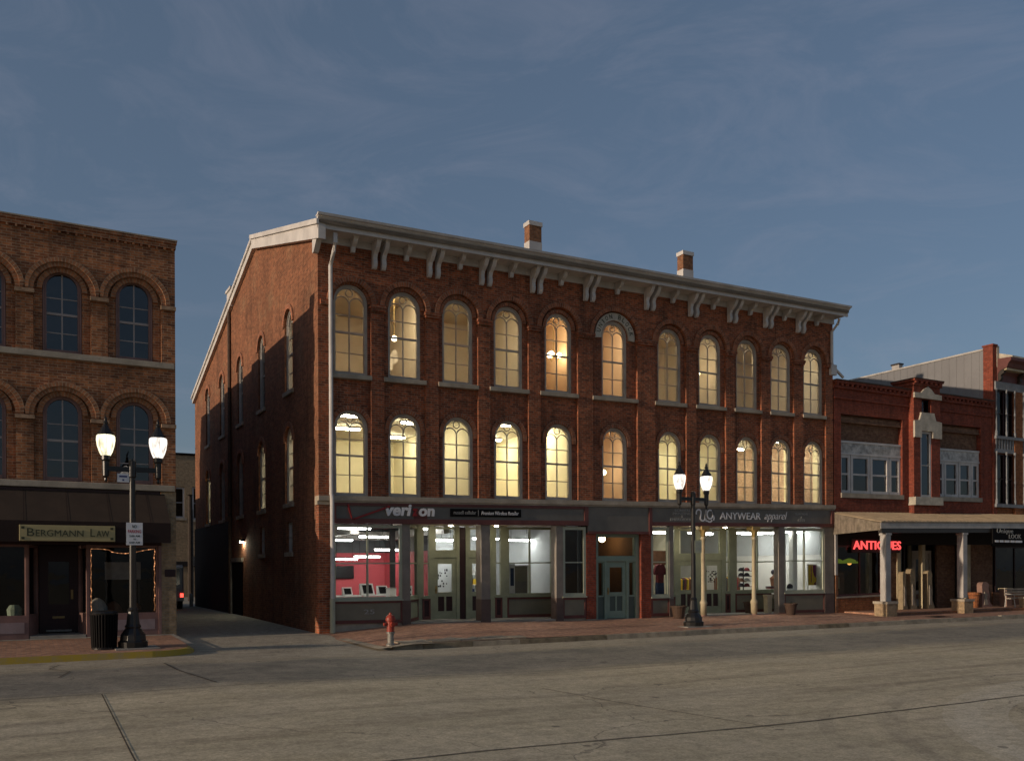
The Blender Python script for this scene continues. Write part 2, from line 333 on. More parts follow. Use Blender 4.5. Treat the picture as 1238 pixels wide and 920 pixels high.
    def cell(s, u0, u1, z0, z1, holes, d0, d1, m=0, mr=None):
        """wall face at depth d0 with stacked openings (a,b,zb,zt,arch); reveals run back to d1"""
        mr = m if mr is None else mr
        zs = [z0]
        for i in range(len(holes) - 1): zs.append(0.5 * (holes[i][3] + holes[i + 1][2]))
        zs.append(z1)
        q = lambda a, b, c, d, mm: s.add([a, b, c, d], [(0, 1, 2, 3)], mm)
        for i, (a, b, zb, zt, arch) in enumerate(holes):
            lo, hi = zs[i], zs[i + 1]
            q((u0, d0, lo), (a, d0, lo), (a, d0, hi), (u0, d0, hi), m); q((b, d0, lo), (u1, d0, lo), (u1, d0, hi), (b, d0, hi), m)
            if zb > lo + 1e-4: q((a, d0, lo), (b, d0, lo), (b, d0, zb), (a, d0, zb), m); q((a, d0, zb), (b, d0, zb), (b, d1, zb), (a, d1, zb), mr)
            pts = arc_pts(a, b, zt, arch)
            for k in range(len(pts) - 1):
                (xa, za), (xb, zb2) = pts[k], pts[k + 1]
                q((xa, d0, za), (xb, d0, zb2), (xb, d0, hi), (xa, d0, hi), m); q((xa, d0, za), (xa, d1, za), (xb, d1, zb2), (xb, d0, zb2), mr)
            q((a, d0, zb), (a, d1, zb), (a, d1, pts[0][1]), (a, d0, pts[0][1]), mr); q((b, d0, zb), (b, d0, pts[-1][1]), (b, d1, pts[-1][1]), (b, d1, zb), mr)
        if not holes: q((u0, d0, z0), (u1, d0, z0), (u1, d0, z1), (u0, d0, z1), m)
        return s
    def build(s, name, mats, parent=None, warp=None, smooth=False, bevel=0.0, loc=None):
        if isinstance(mats, str): mats = [mats]
        org = Vector(loc) if loc else (world_loc(parent) if parent else Vector((0, 0, 0)))
        vs = [(warp(*p) if warp else p) for p in s.v]
        me = bpy.data.meshes.new(name)
        me.from_pydata([(p[0] - org.x, p[1] - org.y, p[2] - org.z) for p in vs], [], s.f)
        for mm in mats: me.materials.append(MATS[mm])
        for i, p in enumerate(me.polygons): p.material_index = s.m[i]; p.use_smooth = smooth
        if s.uv:
            ul = me.uv_layers.new(name='UVMap')
            for i, p in enumerate(me.polygons):
                if i in s.uv:
                    for k, li in enumerate(p.loop_indices): ul.data[li].uv = s.uv[i][k]
        me.validate(); me.update()
        o = bpy.data.objects.new(name, me); COL.objects.link(o)
        if parent: o.parent = parent
        elif loc: o.location = loc
        if bevel:
            b = o.modifiers.new('bevel', 'BEVEL'); b.width = bevel; b.segments = 2; b.limit_method = 'ANGLE'
        return o
def world_loc(o):
    v = Vector((0, 0, 0))
    while o: v += Vector(o.location); o = o.parent
    return v
def arc_pts(a, b, zt, arch, n=14):
    if not arch: return [(a, zt), (b, zt)]
    c, r = (a + b) / 2, (b - a) / 2
    h = r if arch is True else arch
    return [(c - r * math.cos(math.pi * i / n), zt - h + h * math.sin(math.pi * i / n)) for i in range(n + 1)]
def arc(cx, cz, r, a0=180, a1=0, n=18):
    return [(cx + r * math.cos(R(a0 + (a1 - a0) * i / n)), cz + r * math.sin(R(a0 + (a1 - a0) * i / n))) for i in range(n + 1)]
def tag(o, label=None, cat=None, group=None, kind=None):
    if label: o['label'] = label
    if cat: o['category'] = cat
    if group: o['group'] = group
    if kind: o['kind'] = kind
    return o
def thing(name, loc, label, cat, group=None):
    o = bpy.data.objects.new(name, None); COL.objects.link(o); o.location = loc; o.empty_display_size = 0.2
    return tag(o, label, cat, group)
def text_mesh(body, x0, x1, z0, z1, y, shear=0.0, bold=0.0, extrude=0.01, tf=None):
    c = bpy.data.curves.new('letters', 'FONT'); c.body = body; c.size = 1; c.shear = shear; c.offset = bold; c.resolution_u = 3
    o = bpy.data.objects.new('letters', c); COL.objects.link(o)
    me = bpy.data.meshes.new_from_object(o); bpy.data.objects.remove(o); bpy.data.curves.remove(c)
    xs = [v.co.x for v in me.vertices]; ys = [v.co.y for v in me.vertices]
    a, b, d, e = min(xs), max(xs), min(ys), max(ys)
    m = MB(tf); pts = [(x0 + (v.co.x - a) / (b - a) * (x1 - x0), y, z0 + (v.co.y - d) / (e - d) * (z1 - z0)) for v in me.vertices]
    m.add(pts, [tuple(p.vertices) for p in me.polygons])
    if extrude:
        m.add([(p[0], p[1] + extrude, p[2]) for p in pts], [tuple(p.vertices) for p in me.polygons])
        cnt = {}
        for p in me.polygons:
            vv = list(p.vertices)
            for i in range(len(vv)):
                k = (vv[i], vv[(i + 1) % len(vv)]); cnt.setdefault(tuple(sorted(k)), []).append(k)
        n = len(pts)
        for k, l in cnt.items():
            if len(l) == 1: i, j = l[0]; m.f.append([i, j, n + j, n + i]); m.m.append(0)
    bpy.data.meshes.remove(me)
    return m
def copy_tree(o, parent=None):
    c = o.copy(); COL.objects.link(c); c.parent = parent
    for ch in [k for k in bpy.data.objects if k.parent == o]: copy_tree(ch, c)
    return c

# street rises gently to the right along the main block; masonry courses follow
def wz(x, y, z):
    g = min(max(-0.012 + 0.0075 * z, -0.0105), 0.0179)
    return (x, y, z + g * min(max(x, 0), 23))

exec_parts = []
# ================================================================== THE SETTING
def sm(a, b, x):
    t = min(max((x - a) / (b - a), 0), 1); return t * t * (3 - 2 * t)
def road_z(x): return -0.09 + (-0.22 + 0.09) * sm(-5, 2.5, x)
def ground_z(x, y):
    r = road_z(x); t = sm(-4.4, 0.3, y)
    return r * (1 - t) + t * (min(0.009 * max(y, 0), 0.10) - (0.06 if x > 1.2 or x < -4.5 else 0.0))
def ground_material():
    m, t, out = mat('street_surface')
    g = N(t, 'ShaderNodeNewGeometry'); sp = N(t, 'ShaderNodeSeparateXYZ'); t.links.new(g.outputs['Position'], sp.inputs[0])
    P = g.outputs['Position']
    def ramp(val, pts):
        r = N(t, 'ShaderNodeValToRGB'); e = r.color_ramp.elements
        while len(e) < len(pts): e.new(0.5)
        for i, (p, v) in enumerate(pts): e[i].position = p; e[i].color = (v, v, v, 1)
        t.links.new(val, r.inputs[0]); return r.outputs[0]
    def mathn(op, a, b=None):
        n = N(t, 'ShaderNodeMath', operation=op)
        for i, q in enumerate((a, b)):
            if q is None: continue
            if hasattr(q, 'node'): t.links.new(q, n.inputs[i])
            else: n.inputs[i].default_value = q
        return n.outputs[0]
    base = noise_mix(t, P, (0.45, 0.38, 0.25), (0.58, 0.49, 0.335), 0.5, 8, 0.35, 0.65, 0.7)
    mp = N(t, 'ShaderNodeMapping'); mp.inputs['Scale'].default_value = (0.10, 1.3, 1); t.links.new(P, mp.inputs[0])
    base = noise_mix(t, mp.outputs[0], base, (0.27, 0.22, 0.15), 1.6, 6, 0.50, 0.78, 0.6)        # wheel wear along the lanes
    base = noise_mix(t, P, (0.50, 0.42, 0.30), base, 0.8, 7, 0.26, 0.42, 0.75)
    # older patched asphalt in the parking lane
    wob = N(t, 'ShaderNodeTexNoise', Scale=0.35, Detail=4.0); t.links.new(P, wob.inputs['Vector'])
    yy = mathn('ADD', sp.outputs[1], mathn('MULTIPLY', mathn('SUBTRACT', wob.outputs['Fac'], 0.5), 1.6))
    band = ramp(mathn('MULTIPLY', mathn('ADD', yy, 12.0), 1 / 12.0), [(0.10, 0.0), (0.20, 1.0), (0.47, 1.0), (0.57, 0.0)])
    asp = noise_mix(t, P, (0.155, 0.145, 0.12), (0.28, 0.25, 0.20), 0.9, 7, 0.35, 0.65, 0.7)
    mx = N(t, 'ShaderNodeMix', data_type='RGBA'); t.links.new(mathn('MULTIPLY', band, 0.95), mx.inputs[0]); t.links.new(base, mx.inputs[6]); t.links.new(asp, mx.inputs[7])
    col = mx.outputs[2]
    gut = ramp(mathn('MULTIPLY', mathn('ADD', yy, 7.0), 1 / 4.0), [(0.30, 0.0), (0.45, 0.7)])
    mg = N(t, 'ShaderNodeMix', data_type='RGBA'); t.links.new(gut, mg.inputs[0]); t.links.new(col, mg.inputs[6]); t.links.new(noise_mix(t, P, (0.40, 0.35, 0.27), (0.28, 0.25, 0.20), 1.4, 6), mg.inputs[7]); col = mg.outputs[2]
    # pale worn patches where cars turn
    n3 = N(t, 'ShaderNodeTexNoise', Scale=0.22, Detail=3.0, Distortion=1.2); t.links.new(P, n3.inputs['Vector'])
    r3 = N(t, 'ShaderNodeMapRange'); r3.inputs[1].default_value = 0.5; r3.inputs[2].default_value = 0.75; r3.inputs[4].default_value = 0.45; t.links.new(n3.outputs['Fac'], r3.inputs[0])
    m3 = N(t, 'ShaderNodeMix', data_type='RGBA'); t.links.new(r3.outputs[0], m3.inputs[0]); t.links.new(col, m3.inputs[6]); m3.inputs[7].default_value = (0.46, 0.40, 0.30, 1); col = m3.outputs[2]
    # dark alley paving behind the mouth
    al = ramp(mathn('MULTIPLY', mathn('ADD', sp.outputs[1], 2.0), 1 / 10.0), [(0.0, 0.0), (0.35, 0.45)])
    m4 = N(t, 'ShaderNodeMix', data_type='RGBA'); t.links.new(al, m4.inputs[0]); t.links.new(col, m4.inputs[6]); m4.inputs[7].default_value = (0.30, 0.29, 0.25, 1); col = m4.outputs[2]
    # tyre arcs and cracks
    def arcs(cx, cy, rad, wd, amt, colr, colin):
        dx = mathn('SUBTRACT', sp.outputs[0], cx); dy = mathn('SUBTRACT', sp.outputs[1], cy)
        d = mathn('SQRT', mathn('ADD', mathn('MULTIPLY', dx, dx), mathn('MULTIPLY', dy, dy)))
        k = mathn('ABSOLUTE', mathn('SUBTRACT', d, rad)); k = mathn('MULTIPLY', mathn('LESS_THAN', k, wd), amt)
        nn = N(t, 'ShaderNodeTexNoise', Scale=0.9, Detail=5.0); t.links.new(P, nn.inputs['Vector'])
        k = mathn('MULTIPLY', k, mathn('MULTIPLY', nn.outputs['Fac'], 1.4))
        m5 = N(t, 'ShaderNodeMix', data_type='RGBA'); t.links.new(k, m5.inputs[0]); t.links.new(colin, m5.inputs[6]); m5.inputs[7].default_value = colr; return m5.outputs[2]
    dark = (0.12, 0.10, 0.085, 1)
    for cx, cy, rad, wd in ((7.5, -23.5, 7.4, 0.16), (7.5, -23.5, 8.3, 0.10), (9.0, -25.0, 9.6, 0.14)):
        col = arcs(cx, cy, rad, wd, 0.18, dark, col)
    for cx, cy, rad, wd in ((7.9, -23.6, 6.6, 0.35), (9.2, -25.2, 8.9, 0.25)):
        col = arcs(cx, cy, rad, wd, 0.6, (0.62, 0.55, 0.42, 1), col)
    vo = N(t, 'ShaderNodeTexVoronoi', Scale=0.16); vo.feature = 'DISTANCE_TO_EDGE'
    wv = N(t, 'ShaderNodeTexNoise', Scale=0.7, Detail=6.0); t.links.new(P, wv.inputs['Vector'])
    va = N(t, 'ShaderNodeVectorMath', operation='ADD'); vsx = N(t, 'ShaderNodeVectorMath', operation='SCALE'); vsx.inputs['Scale'].default_value = 1.6
    t.links.new(wv.outputs['Color'], vsx.inputs[0]); t.links.new(P, va.inputs[0]); t.links.new(vsx.outputs[0], va.inputs[1]); t.links.new(va.outputs[0], vo.inputs['Vector'])
    ck = mathn('MULTIPLY', mathn('LESS_THAN', vo.outputs['Distance'], 0.0018), 0.5)
    m6 = N(t, 'ShaderNodeMix', data_type='RGBA'); t.links.new(ck, m6.inputs[0]); t.links.new(col, m6.inputs[6]); m6.inputs[7].default_value = (0.07, 0.06, 0.05, 1); col = m6.outputs[2]
    fine = N(t, 'ShaderNodeTexNoise', Scale=28.0, Detail=5.0, Roughness=0.8); t.links.new(P, fine.inputs['Vector'])
    rf = N(t, 'ShaderNodeMapRange'); rf.inputs[1].default_value = 0.3; rf.inputs[2].default_value = 0.7; rf.inputs[3].default_value = 0.55; rf.inputs[4].default_value = 1.3; t.links.new(fine.outputs['Fac'], rf.inputs[0])
    mu = N(t, 'ShaderNodeMix', data_type='RGBA', blend_type='MULTIPLY'); mu.inputs[0].default_value = 1; t.links.new(col, mu.inputs[6]); t.links.new(rf.outputs[0], mu.inputs[7])
    sp2 = N(t, 'ShaderNodeTexVoronoi', Scale=0.9); sp2.inputs['Randomness'].default_value = 1.0; t.links.new(P, sp2.inputs['Vector'])
    mid_ = N(t, 'ShaderNodeTexNoise', Scale=5.0, Detail=9.0, Roughness=0.78); t.links.new(P, mid_.inputs['Vector'])
    rm = N(t, 'ShaderNodeMapRange'); rm.inputs[1].default_value = 0.34; rm.inputs[2].default_value = 0.66; rm.inputs[3].default_value = 0.72; rm.inputs[4].default_value = 1.22; t.links.new(mid_.outputs['Fac'], rm.inputs[0])
    mm_ = N(t, 'ShaderNodeMix', data_type='RGBA', blend_type='MULTIPLY'); mm_.inputs[0].default_value = 1; t.links.new(mu.outputs[2], mm_.inputs[6]); t.links.new(rm.outputs[0], mm_.inputs[7]); mu = mm_
    spot = mathn('MULTIPLY', mathn('LESS_THAN', sp2.outputs['Distance'], 0.055), 0.55)
    m7 = N(t, 'ShaderNodeMix', data_type='RGBA'); t.links.new(spot, m7.inputs[0]); t.links.new(mu.outputs[2], m7.inputs[6]); m7.inputs[7].default_value = (0.06, 0.05, 0.04, 1); mu = m7
    p = N(t, 'ShaderNodeBsdfPrincipled', Roughness=0.82); p.inputs['Specular IOR Level'].default_value = 0.25
    t.links.new(mu.outputs[2], p.inputs['Base Color'])
    b = N(t, 'ShaderNodeBump', Strength=0.35, Distance=0.015); t.links.new(fine.outputs['Fac'], b.inputs['Height']); t.links.new(b.outputs[0], p.inputs['Normal'])
    t.links.new(p.outputs[0], out.inputs[0])
ground_material()

def grid_axis(a, b, fine0, fine1, st):
    v = [a]; 
    q = fine0
    while q < fine1 - 1e-6: v.append(q); q += st
    v += [fine1, b]; return v
gx = grid_axis(-400, 400, -20, 45, 0.65); gy = grid_axis(-400, 400, -30, 12, 0.6)
m = MB()
vs_ = [(x, y, ground_z(x, y)) for y in gy for x in gx]; nx = len(gx)
m.add(vs_, [(j * nx + i, j * nx + i + 1, (j + 1) * nx + i + 1, (j + 1) * nx + i) for j in range(len(gy) - 1) for i in range(nx - 1)])
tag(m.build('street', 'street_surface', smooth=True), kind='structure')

# sealed joints of the concrete lanes, thin sheets just above the road
def joint(pts, wd, name='road_joint'):
    mm = MB()
    for i in range(len(pts) - 1):
        (xa, ya), (xb, yb) = pts[i], pts[i + 1]; l = math.hypot(xb - xa, yb - ya); nxx, nyy = -(yb - ya) / l * wd / 2, (xb - xa) / l * wd / 2
        z = lambda x, y: ground_z(x, y) + 0.008
        mm.add([(xa + nxx, ya + nyy, z(xa, ya)), (xb + nxx, yb + nyy, z(xb, yb)), (xb - nxx, yb - nyy, z(xb, yb)), (xa - nxx, ya - nyy, z(xa, ya))], [(3, 2, 1, 0)])
    tag(mm.build(name, 'joint_tar'), kind='structure')
paint('joint_tar', (0.085, 0.07, 0.055), 0.8, 0.5, 5.0)
def wavy(x0, x1, y, amp=0.02, st=0.65):
    n = int((x1 - x0) / st); return [(x0 + (x1 - x0) * i / n, y + random.uniform(-amp, amp)) for i in range(n + 1)]
joint(wavy(-22, 12, -10.15, 0.03), 0.022)
joint(wavy(-6, 30, -17.25, 0.02), 0.03)
joint([(-6.66, -10.2), (-6.70, -12.5), (-6.75, -15.4), (-6.77, -17.2)], 0.018)
joint([(-5.1, -5.6), (-5.05, -7.2), (-4.75, -9.6)], 0.035)
joint([(-7.1, -4.9), (-7.3, -5.6), (-6.95, -6.3), (-7.2, -7.4)], 0.025)
joint([(0.9, -17.4), (0.4, -14.6), (0.2, -12.6)], 0.022)
joint([(13.5, -17.2), (13.3, -10.4)], 0.022)

# pavement on the right: brick with a stone kerb, rising from the alley
def fac_z(x):
    P = [(0.0, 0.0), (0.4, 0.015), (1.4, 0.09), (2.9, 0.20), (5, 0.185), (9.3, 0.10), (13, 0.105), (19, 0.06), (22, 0.02), (40, -0.02), (70, -0.02)]
    for i in range(len(P) - 1):
        if x <= P[i + 1][0]: a, b = P[i], P[i + 1]; return a[1] + (b[1] - a[1]) * (x - a[0]) / (b[0] - a[0])
    return P[-1][1]
KY = -4.10
def kerb_z(x): return road_z(x) + 0.13 * sm(-0.2, 1.5, x) + 0.012
def walk_z(x, y):
    t = min(max((y - KY) / -KY, 0), 1); return kerb_z(x) * (1 - t) + fac_z(x) * t
def edge_x(y):  # left border of the right pavement: it flares along the alley mouth
    return 0.02 if y > -1.4 else 0.02 + 0.75 * ((-1.4 - y) / 2.7) ** 2
m = MB(); NYW = 12; xs = [0, 0.3, 0.7, 1.2, 1.8, 2.4, 3] + [4 + i for i in range(0, 32)] + [45, 60]
P_ = []
for j in range(NYW + 1):
    y = KY + 0.16 + (-KY - 0.16 + 0.05) * j / NYW; e = edge_x(y)
    P_ += [(e + x * (60 - e) / 60, y, walk_z(e + x * (60 - e) / 60, y)) for x in xs]
k = len(xs)
m.add(P_, [(j * k + i, j * k + i + 1, (j + 1) * k + i + 1, (j + 1) * k + i) for j in range(NYW) for i in range(k - 1)])
tag(m.build('brick_pavement', 'pavers'), kind='structure')
m = MB()   # kerb
prof = []
path = [(edge_x(-2.9) - 0.1, -2.9), (edge_x(-3.5) - 0.03, -3.55), (edge_x(-4.1) - 0.02, KY)] + [(1.6 + i * 1.5, KY + random.uniform(-0.02, 0.02)) for i in range(39)]
for i in range(2, len(path) - 1):
    (xa, ya), (xb, yb) = path[i], path[i + 1]
    za, zb = kerb_z(xa), kerb_z(xb); dz = random.uniform(-0.02, 0.015)
    m.add([(xa + 0.006, ya, road_z(xa) - 0.05), (xb - 0.006, yb, road_z(xb) - 0.05), (xb - 0.006, yb + 0.025, zb + dz), (xa + 0.006, ya + 0.025, za + dz), (xa + 0.006, ya + 0.18, za + dz + 0.004), (xb - 0.006, yb + 0.18, zb + dz + 0.004), (xa + 0.006, ya + 0.18, za - 0.3), (xb - 0.006, yb + 0.18, zb - 0.3)],
          [(0, 1, 2, 3), (3, 2, 5, 4), (4, 5, 7, 6), (0, 3, 4, 6), (1, 7, 5, 2)], random.choice((0, 0, 1)))
tag(m.build('kerb', ['kerb', 'kerb_dirty']), kind='structure')
m = MB()   # worn concrete apron between alley and pavement
for (a, b) in (((0.05, -1.6), (0.3, -4.25)), ((0.3, -4.25), (1.9, -4.2))):
    n = 8
    for i in range(n):
        x0, y0 = a[0] + (b[0] - a[0]) * i / n, a[1] + (b[1] - a[1]) * i / n; x1, y1 = a[0] + (b[0] - a[0]) * (i + 1) / n, a[1] + (b[1] - a[1]) * (i + 1) / n
        wd = 0.28
        dx, dy = (x1 - x0), (y1 - y0); l = math.hypot(dx, dy); ox, oy = -dy / l * wd, dx / l * wd
        z = lambda x, y: max(walk_z(max(x, 0.05), y), ground_z(x, y)) + 0.012
        m.add([(x0, y0, z(x0, y0)), (x1, y1, z(x1, y1)), (x1 + ox, y1 + oy, z(x1 + ox, y1 + oy)), (x0 + ox, y0 + oy, z(x0 + ox, y0 + oy))], [(0, 1, 2, 3)])
tag(m.build('kerb_ramp', 'kerb'), kind='structure')
for q_, (xa, xb) in enumerate(((1.05, 1.9), (1.93, 2.8), (2.84, 3.5), (3.52, 4.4), (4.43, 4.9))):
    rnd_ = random.Random(q_); m = MB(); wa, wb = rnd_.uniform(0.35, 0.7), rnd_.uniform(0.35, 0.7); dz = rnd_.uniform(0.004, 0.03)
    P_ = [(xa, KY + 0.185), (xb, KY + 0.185), (xb, KY + 0.185 + wb), ((xa + xb) / 2, KY + 0.185 + rnd_.uniform(0.3, 0.75)), (xa, KY + 0.185 + wa)]
    m.add([(x, y, walk_z(x, y) + 0.012 + dz) for x, y in P_] + [(x, y, walk_z(x, y) - 0.1) for x, y in P_], [(0, 1, 2, 3, 4)] + [(i, i + 5, (i + 1) % 5 + 5, (i + 1) % 5) for i in range(5)])
    tag(m.build('kerb_slab', 'kerb'), kind='structure')
# pavement on the left, in front of the law office
LKY = -4.12
def lwalk_z(x, y): t = min(max((y - LKY) / (0.25 - LKY), 0), 1); return 0.035 + (0.14 - 0.035) * t
def left_edge(n=10):
    """kerb line from far left round the corner to the facade"""
    P = [(-40, LKY)] + [(-20 + i * 1.5, LKY) for i in range(10)] + [(-5.15, LKY)]
    P += [(-5.15 + 1.12 * math.sin(R(90 * i / n)), LKY + 1.25 - 1.25 * math.cos(R(90 * i / n))) for i in range(1, n + 1)]
    return P
LE = left_edge()
m = MB()
ins = [(x, y) for x, y in LE]
poly = [(p[0] - (0.14 if p[0] > -4.6 else 0), p[1] + 0.15, 0) for p in ins]
rows = []
for p in poly:
    rows.append([(p[0], p[1] + (0.30 - p[1]) * q / 6, 0) for q in range(7)])
V_ = [(a, b, lwalk_z(a, b)) for r_ in rows for a, b, c in r_]
m.add(V_, [(i * 7 + q, (i + 1) * 7 + q, (i + 1) * 7 + q + 1, i * 7 + q + 1) for i in range(len(rows) - 1) for q in range(6)])
tag(m.build('brick_pavement', 'pavers'), kind='structure')
def yellow_kerb():
    mt, t, out = mat('yellow_kerb'); g = N(t, 'ShaderNodeNewGeometry')
    c = noise_mix(t, g.outputs['Position'], (0.42, 0.29, 0.035), (0.30, 0.24, 0.16), 2.6, 8, 0.45, 0.7, 0.75)
    p = N(t, 'ShaderNodeBsdfPrincipled', Roughness=0.8); t.links.new(c, p.inputs['Base Color']); t.links.new(p.outputs[0], out.inputs[0])
yellow_kerb()
m = MB(); q = []
for i, (x, y) in enumerate(LE):
    a = LE[max(i - 1, 0)]; b = LE[min(i + 1, len(LE) - 1)]; l = math.dist(a, b); nx_, ny_ = -(b[1] - a[1]) / l, (b[0] - a[0]) / l
    t_ = 1 - 0.75 * sm(len(LE) - 6, len(LE) - 1, i)
    q.append(((x, y, -0.2), (x + nx_ * 0.03, y + ny_ * 0.03, ground_z(x, y) + (0.135) * t_ + 0.01), (x + nx_ * 0.17, y + ny_ * 0.17, max(lwalk_z(x, y) + 0.004, ground_z(x, y) + 0.135 * t_)), (x + nx_ * 0.17, y + ny_ * 0.17, -0.2)))
m.add([p for r_ in q for p in r_], [(i * 4 + j, (i + 1) * 4 + j, (i + 1) * 4 + j + 1, i * 4 + j + 1) for i in range(len(q) - 1) for j in range(3)])
tag(m.build('kerb', 'yellow_kerb'), kind='structure')
m = MB()  # concrete edging along the alley side and along the shopfront
m.add([(x, y, lwalk_z(x, y) + 0.006) for x, y in ((-4.2, 0.2), (-4.08, 0.2), (-4.0, -2.7), (-4.14, -2.7))], [(0, 3, 2, 1)])
m.add([(x, y, lwalk_z(x, y) + 0.006) for x, y in ((-20, -0.05), (-4.2, -0.05), (-4.2, 0.3), (-20, 0.3))], [(0, 1, 2, 3)])
tag(m.build('pavement_edging', 'concrete'), kind='structure')
# ================================================================== WINDOW AND DOOR BUILDERS
def arched_window(parent, w_, H, y0, fmat, gmat, tracery=True, pale=None, bars=2, tf=None, name='window', ft=0.10, sill=None, mullmat=None, fd=0.13):
    """arched sash window, local x centred on 0, sill at z=0; frame > pane (and sill)"""
    h = w_ / 2; sp = H - h; m = MB(tf)
    out = [(-h, 0.0)] + arc(0, sp, h, n=16) + [(h, 0.0)]
    ri = h - ft; inn = [(-ri, 0.02)] + arc(0, sp, ri, n=16) + [(ri, 0.02)]
    m.strip(out, inn, y0, y0 + fd); m.box(-ri - 0.01, ri + 0.01, y0 + 0.012, y0 + fd - 0.01, 0.0, 0.10)
    # outer bead moulding
    o2 = [(-h + 0.035, 0.0)] + arc(0, sp, h - 0.035, n=16) + [(h - 0.035, 0.0)]
    m.strip(out, o2, y0 - 0.035, y0 + 0.002)
    ya, yb = y0 + 0.055, y0 + 0.095; mw = 0.034
    mid = H * 0.475
    m.box(-mw / 2, mw / 2, ya, yb, 0.09, sp + (0.0 if tracery else ri - 0.01))
    m.box(-ri - 0.005, ri + 0.005, ya - 0.01, yb + 0.008, mid - 0.03, mid + 0.03)
    if bars:
        m.box(-ri - 0.005, ri + 0.005, ya + 0.006, yb - 0.006, mid * 0.52 - 0.013, mid * 0.52 + 0.013)
        m.box(-ri - 0.005, ri + 0.005, ya + 0.006, yb - 0.006, mid + (sp - mid) * 0.60 - 0.013, mid + (sp - mid) * 0.60 + 0.013)
    if tracery:
        q = ri / 2
        for sgn in (-1, 1): m.ribbon(arc(sgn * q, sp - 0.02, q, n=12), 0.030, ya + 0.004, yb - 0.004)
        m.ribbon(arc(0, sp + q + 0.10, 0.115, 0, 360, n=14), 0.026, ya + 0.004, yb - 0.004)
    if pale:
        nb = len(out) - 1; first_m = 2 * (4 * nb + 2) + 6
        for q_ in range(first_m, len(m.m)): m.m[q_] = 1
        fmat = [fmat, pale]
    o = m.build(name, fmat, parent)
    g = MB(tf); pts = [(-ri - 0.01, 0.03)] + arc(0, sp, ri + 0.01, n=16) + [(ri + 0.01, 0.03)]
    g.add([(p[0], y0 + 0.075, p[1]) for p in pts], [tuple(range(len(pts)))]); g.build('pane', gmat, o)
    if sill:
        s = MB(tf); s.box(*sill); s.build('sill', 'stone', o, bevel=0.012)
    return o
def rect_window(parent, x0, x1, z0, z1, y0, fmat, gmat, mull=(), rails=(), t=0.07, d=0.10, name='window', tf=None, sill=None, warp=None, bead=0.0, mt=0.05):
    m = MB(tf)
    m.box(x0, x0 + t, y0, y0 + d, z0, z1); m.box(x1 - t, x1, y0, y0 + d, z0, z1); m.box(x0 + t, x1 - t, y0 + 0.003, y0 + d - 0.003, z0, z0 + t); m.box(x0 + t, x1 - t, y0 + 0.003, y0 + d - 0.003, z1 - t, z1)
    for x in mull: m.box(x - mt / 2, x + mt / 2, y0 + 0.01, y0 + d - 0.01, z0 + t, z1 - t)
    for z in rails: m.box(x0 + t, x1 - t, y0 + 0.016, y0 + d - 0.016, z - mt * 0.4, z + mt * 0.4)
    o = m.build(name, fmat, parent, warp=warp)
    g = MB(tf); y = y0 + d * 0.55
    g.add([(x0 + t * 0.5, y, z0 + t * 0.5), (x1 - t * 0.5, y, z0 + t * 0.5), (x1 - t * 0.5, y, z1 - t * 0.5), (x0 + t * 0.5, y, z1 - t * 0.5)], [(0, 1, 2, 3)])
    g.build('pane', gmat, o, warp=warp)
    if sill: s = MB(tf); s.box(*sill); s.build('sill', 'stone', o, warp=warp)
    return o
def panel_door(parent, x0, x1, z0, z1, y0, fmat, pmat, gmat='glass', tf=None, warp=None, glass_from=0.44, handle='right'):
    """door leaf with a tall light over two narrow panels"""
    w_, h_ = x1 - x0, z1 - z0; s = 0.15 * w_ + 0.02; m = MB(tf); d = 0.06
    gz0, gz1 = z0 + glass_from * h_, z1 - 0.10 * h_
    m.box(x0, x0 + s, y0, y0 + d, z0, z1); m.box(x1 - s, x1, y0, y0 + d, z0, z1)
    m.box(x0 + s, x1 - s, y0 + 0.002, y0 + d - 0.002, gz1, z1); m.box(x0 + s, x1 - s, y0 + 0.002, y0 + d - 0.002, gz0 - 0.12 * h_ * 0.6, gz0); m.box(x0 + s, x1 - s, y0 + 0.002, y0 + d - 0.002, z0, z0 + 0.13 * h_)
    cx = (x0 + x1) / 2; m.box(cx - 0.035, cx + 0.035, y0 + 0.002, y0 + d - 0.002, z0 + 0.13 * h_, gz0 - 0.07 * h_)
    o = m.build('door', fmat, parent, warp=warp)
    p = MB(tf); p.box(x0 + s, cx - 0.035, y0 + 0.025, y0 + 0.045, z0 + 0.13 * h_, gz0 - 0.07 * h_); p.box(cx + 0.035, x1 - s, y0 + 0.025, y0 + 0.045, z0 + 0.13 * h_, gz0 - 0.07 * h_); p.build('door_panel', pmat, o, warp=warp)
    g = MB(tf); g.add([(x0 + s, y0 + 0.03, gz0), (x1 - s, y0 + 0.03, gz0), (x1 - s, y0 + 0.03, gz1), (x0 + s, y0 + 0.03, gz1)], [(0, 1, 2, 3)]); g.build('pane', gmat, o, warp=warp)
    hx = x1 - s * 0.5 if handle == 'right' else x0 + s * 0.5
    k = MB(tf); k.box(hx - 0.02, hx + 0.02, y0 - 0.05, y0, z0 + 0.46 * h_, z0 + 0.50 * h_); k.box(hx - 0.03, hx + 0.03, y0 - 0.012, y0, z0 + 0.42 * h_, z0 + 0.54 * h_); k.build('handle', 'gold_paint', o, warp=warp)
    return o

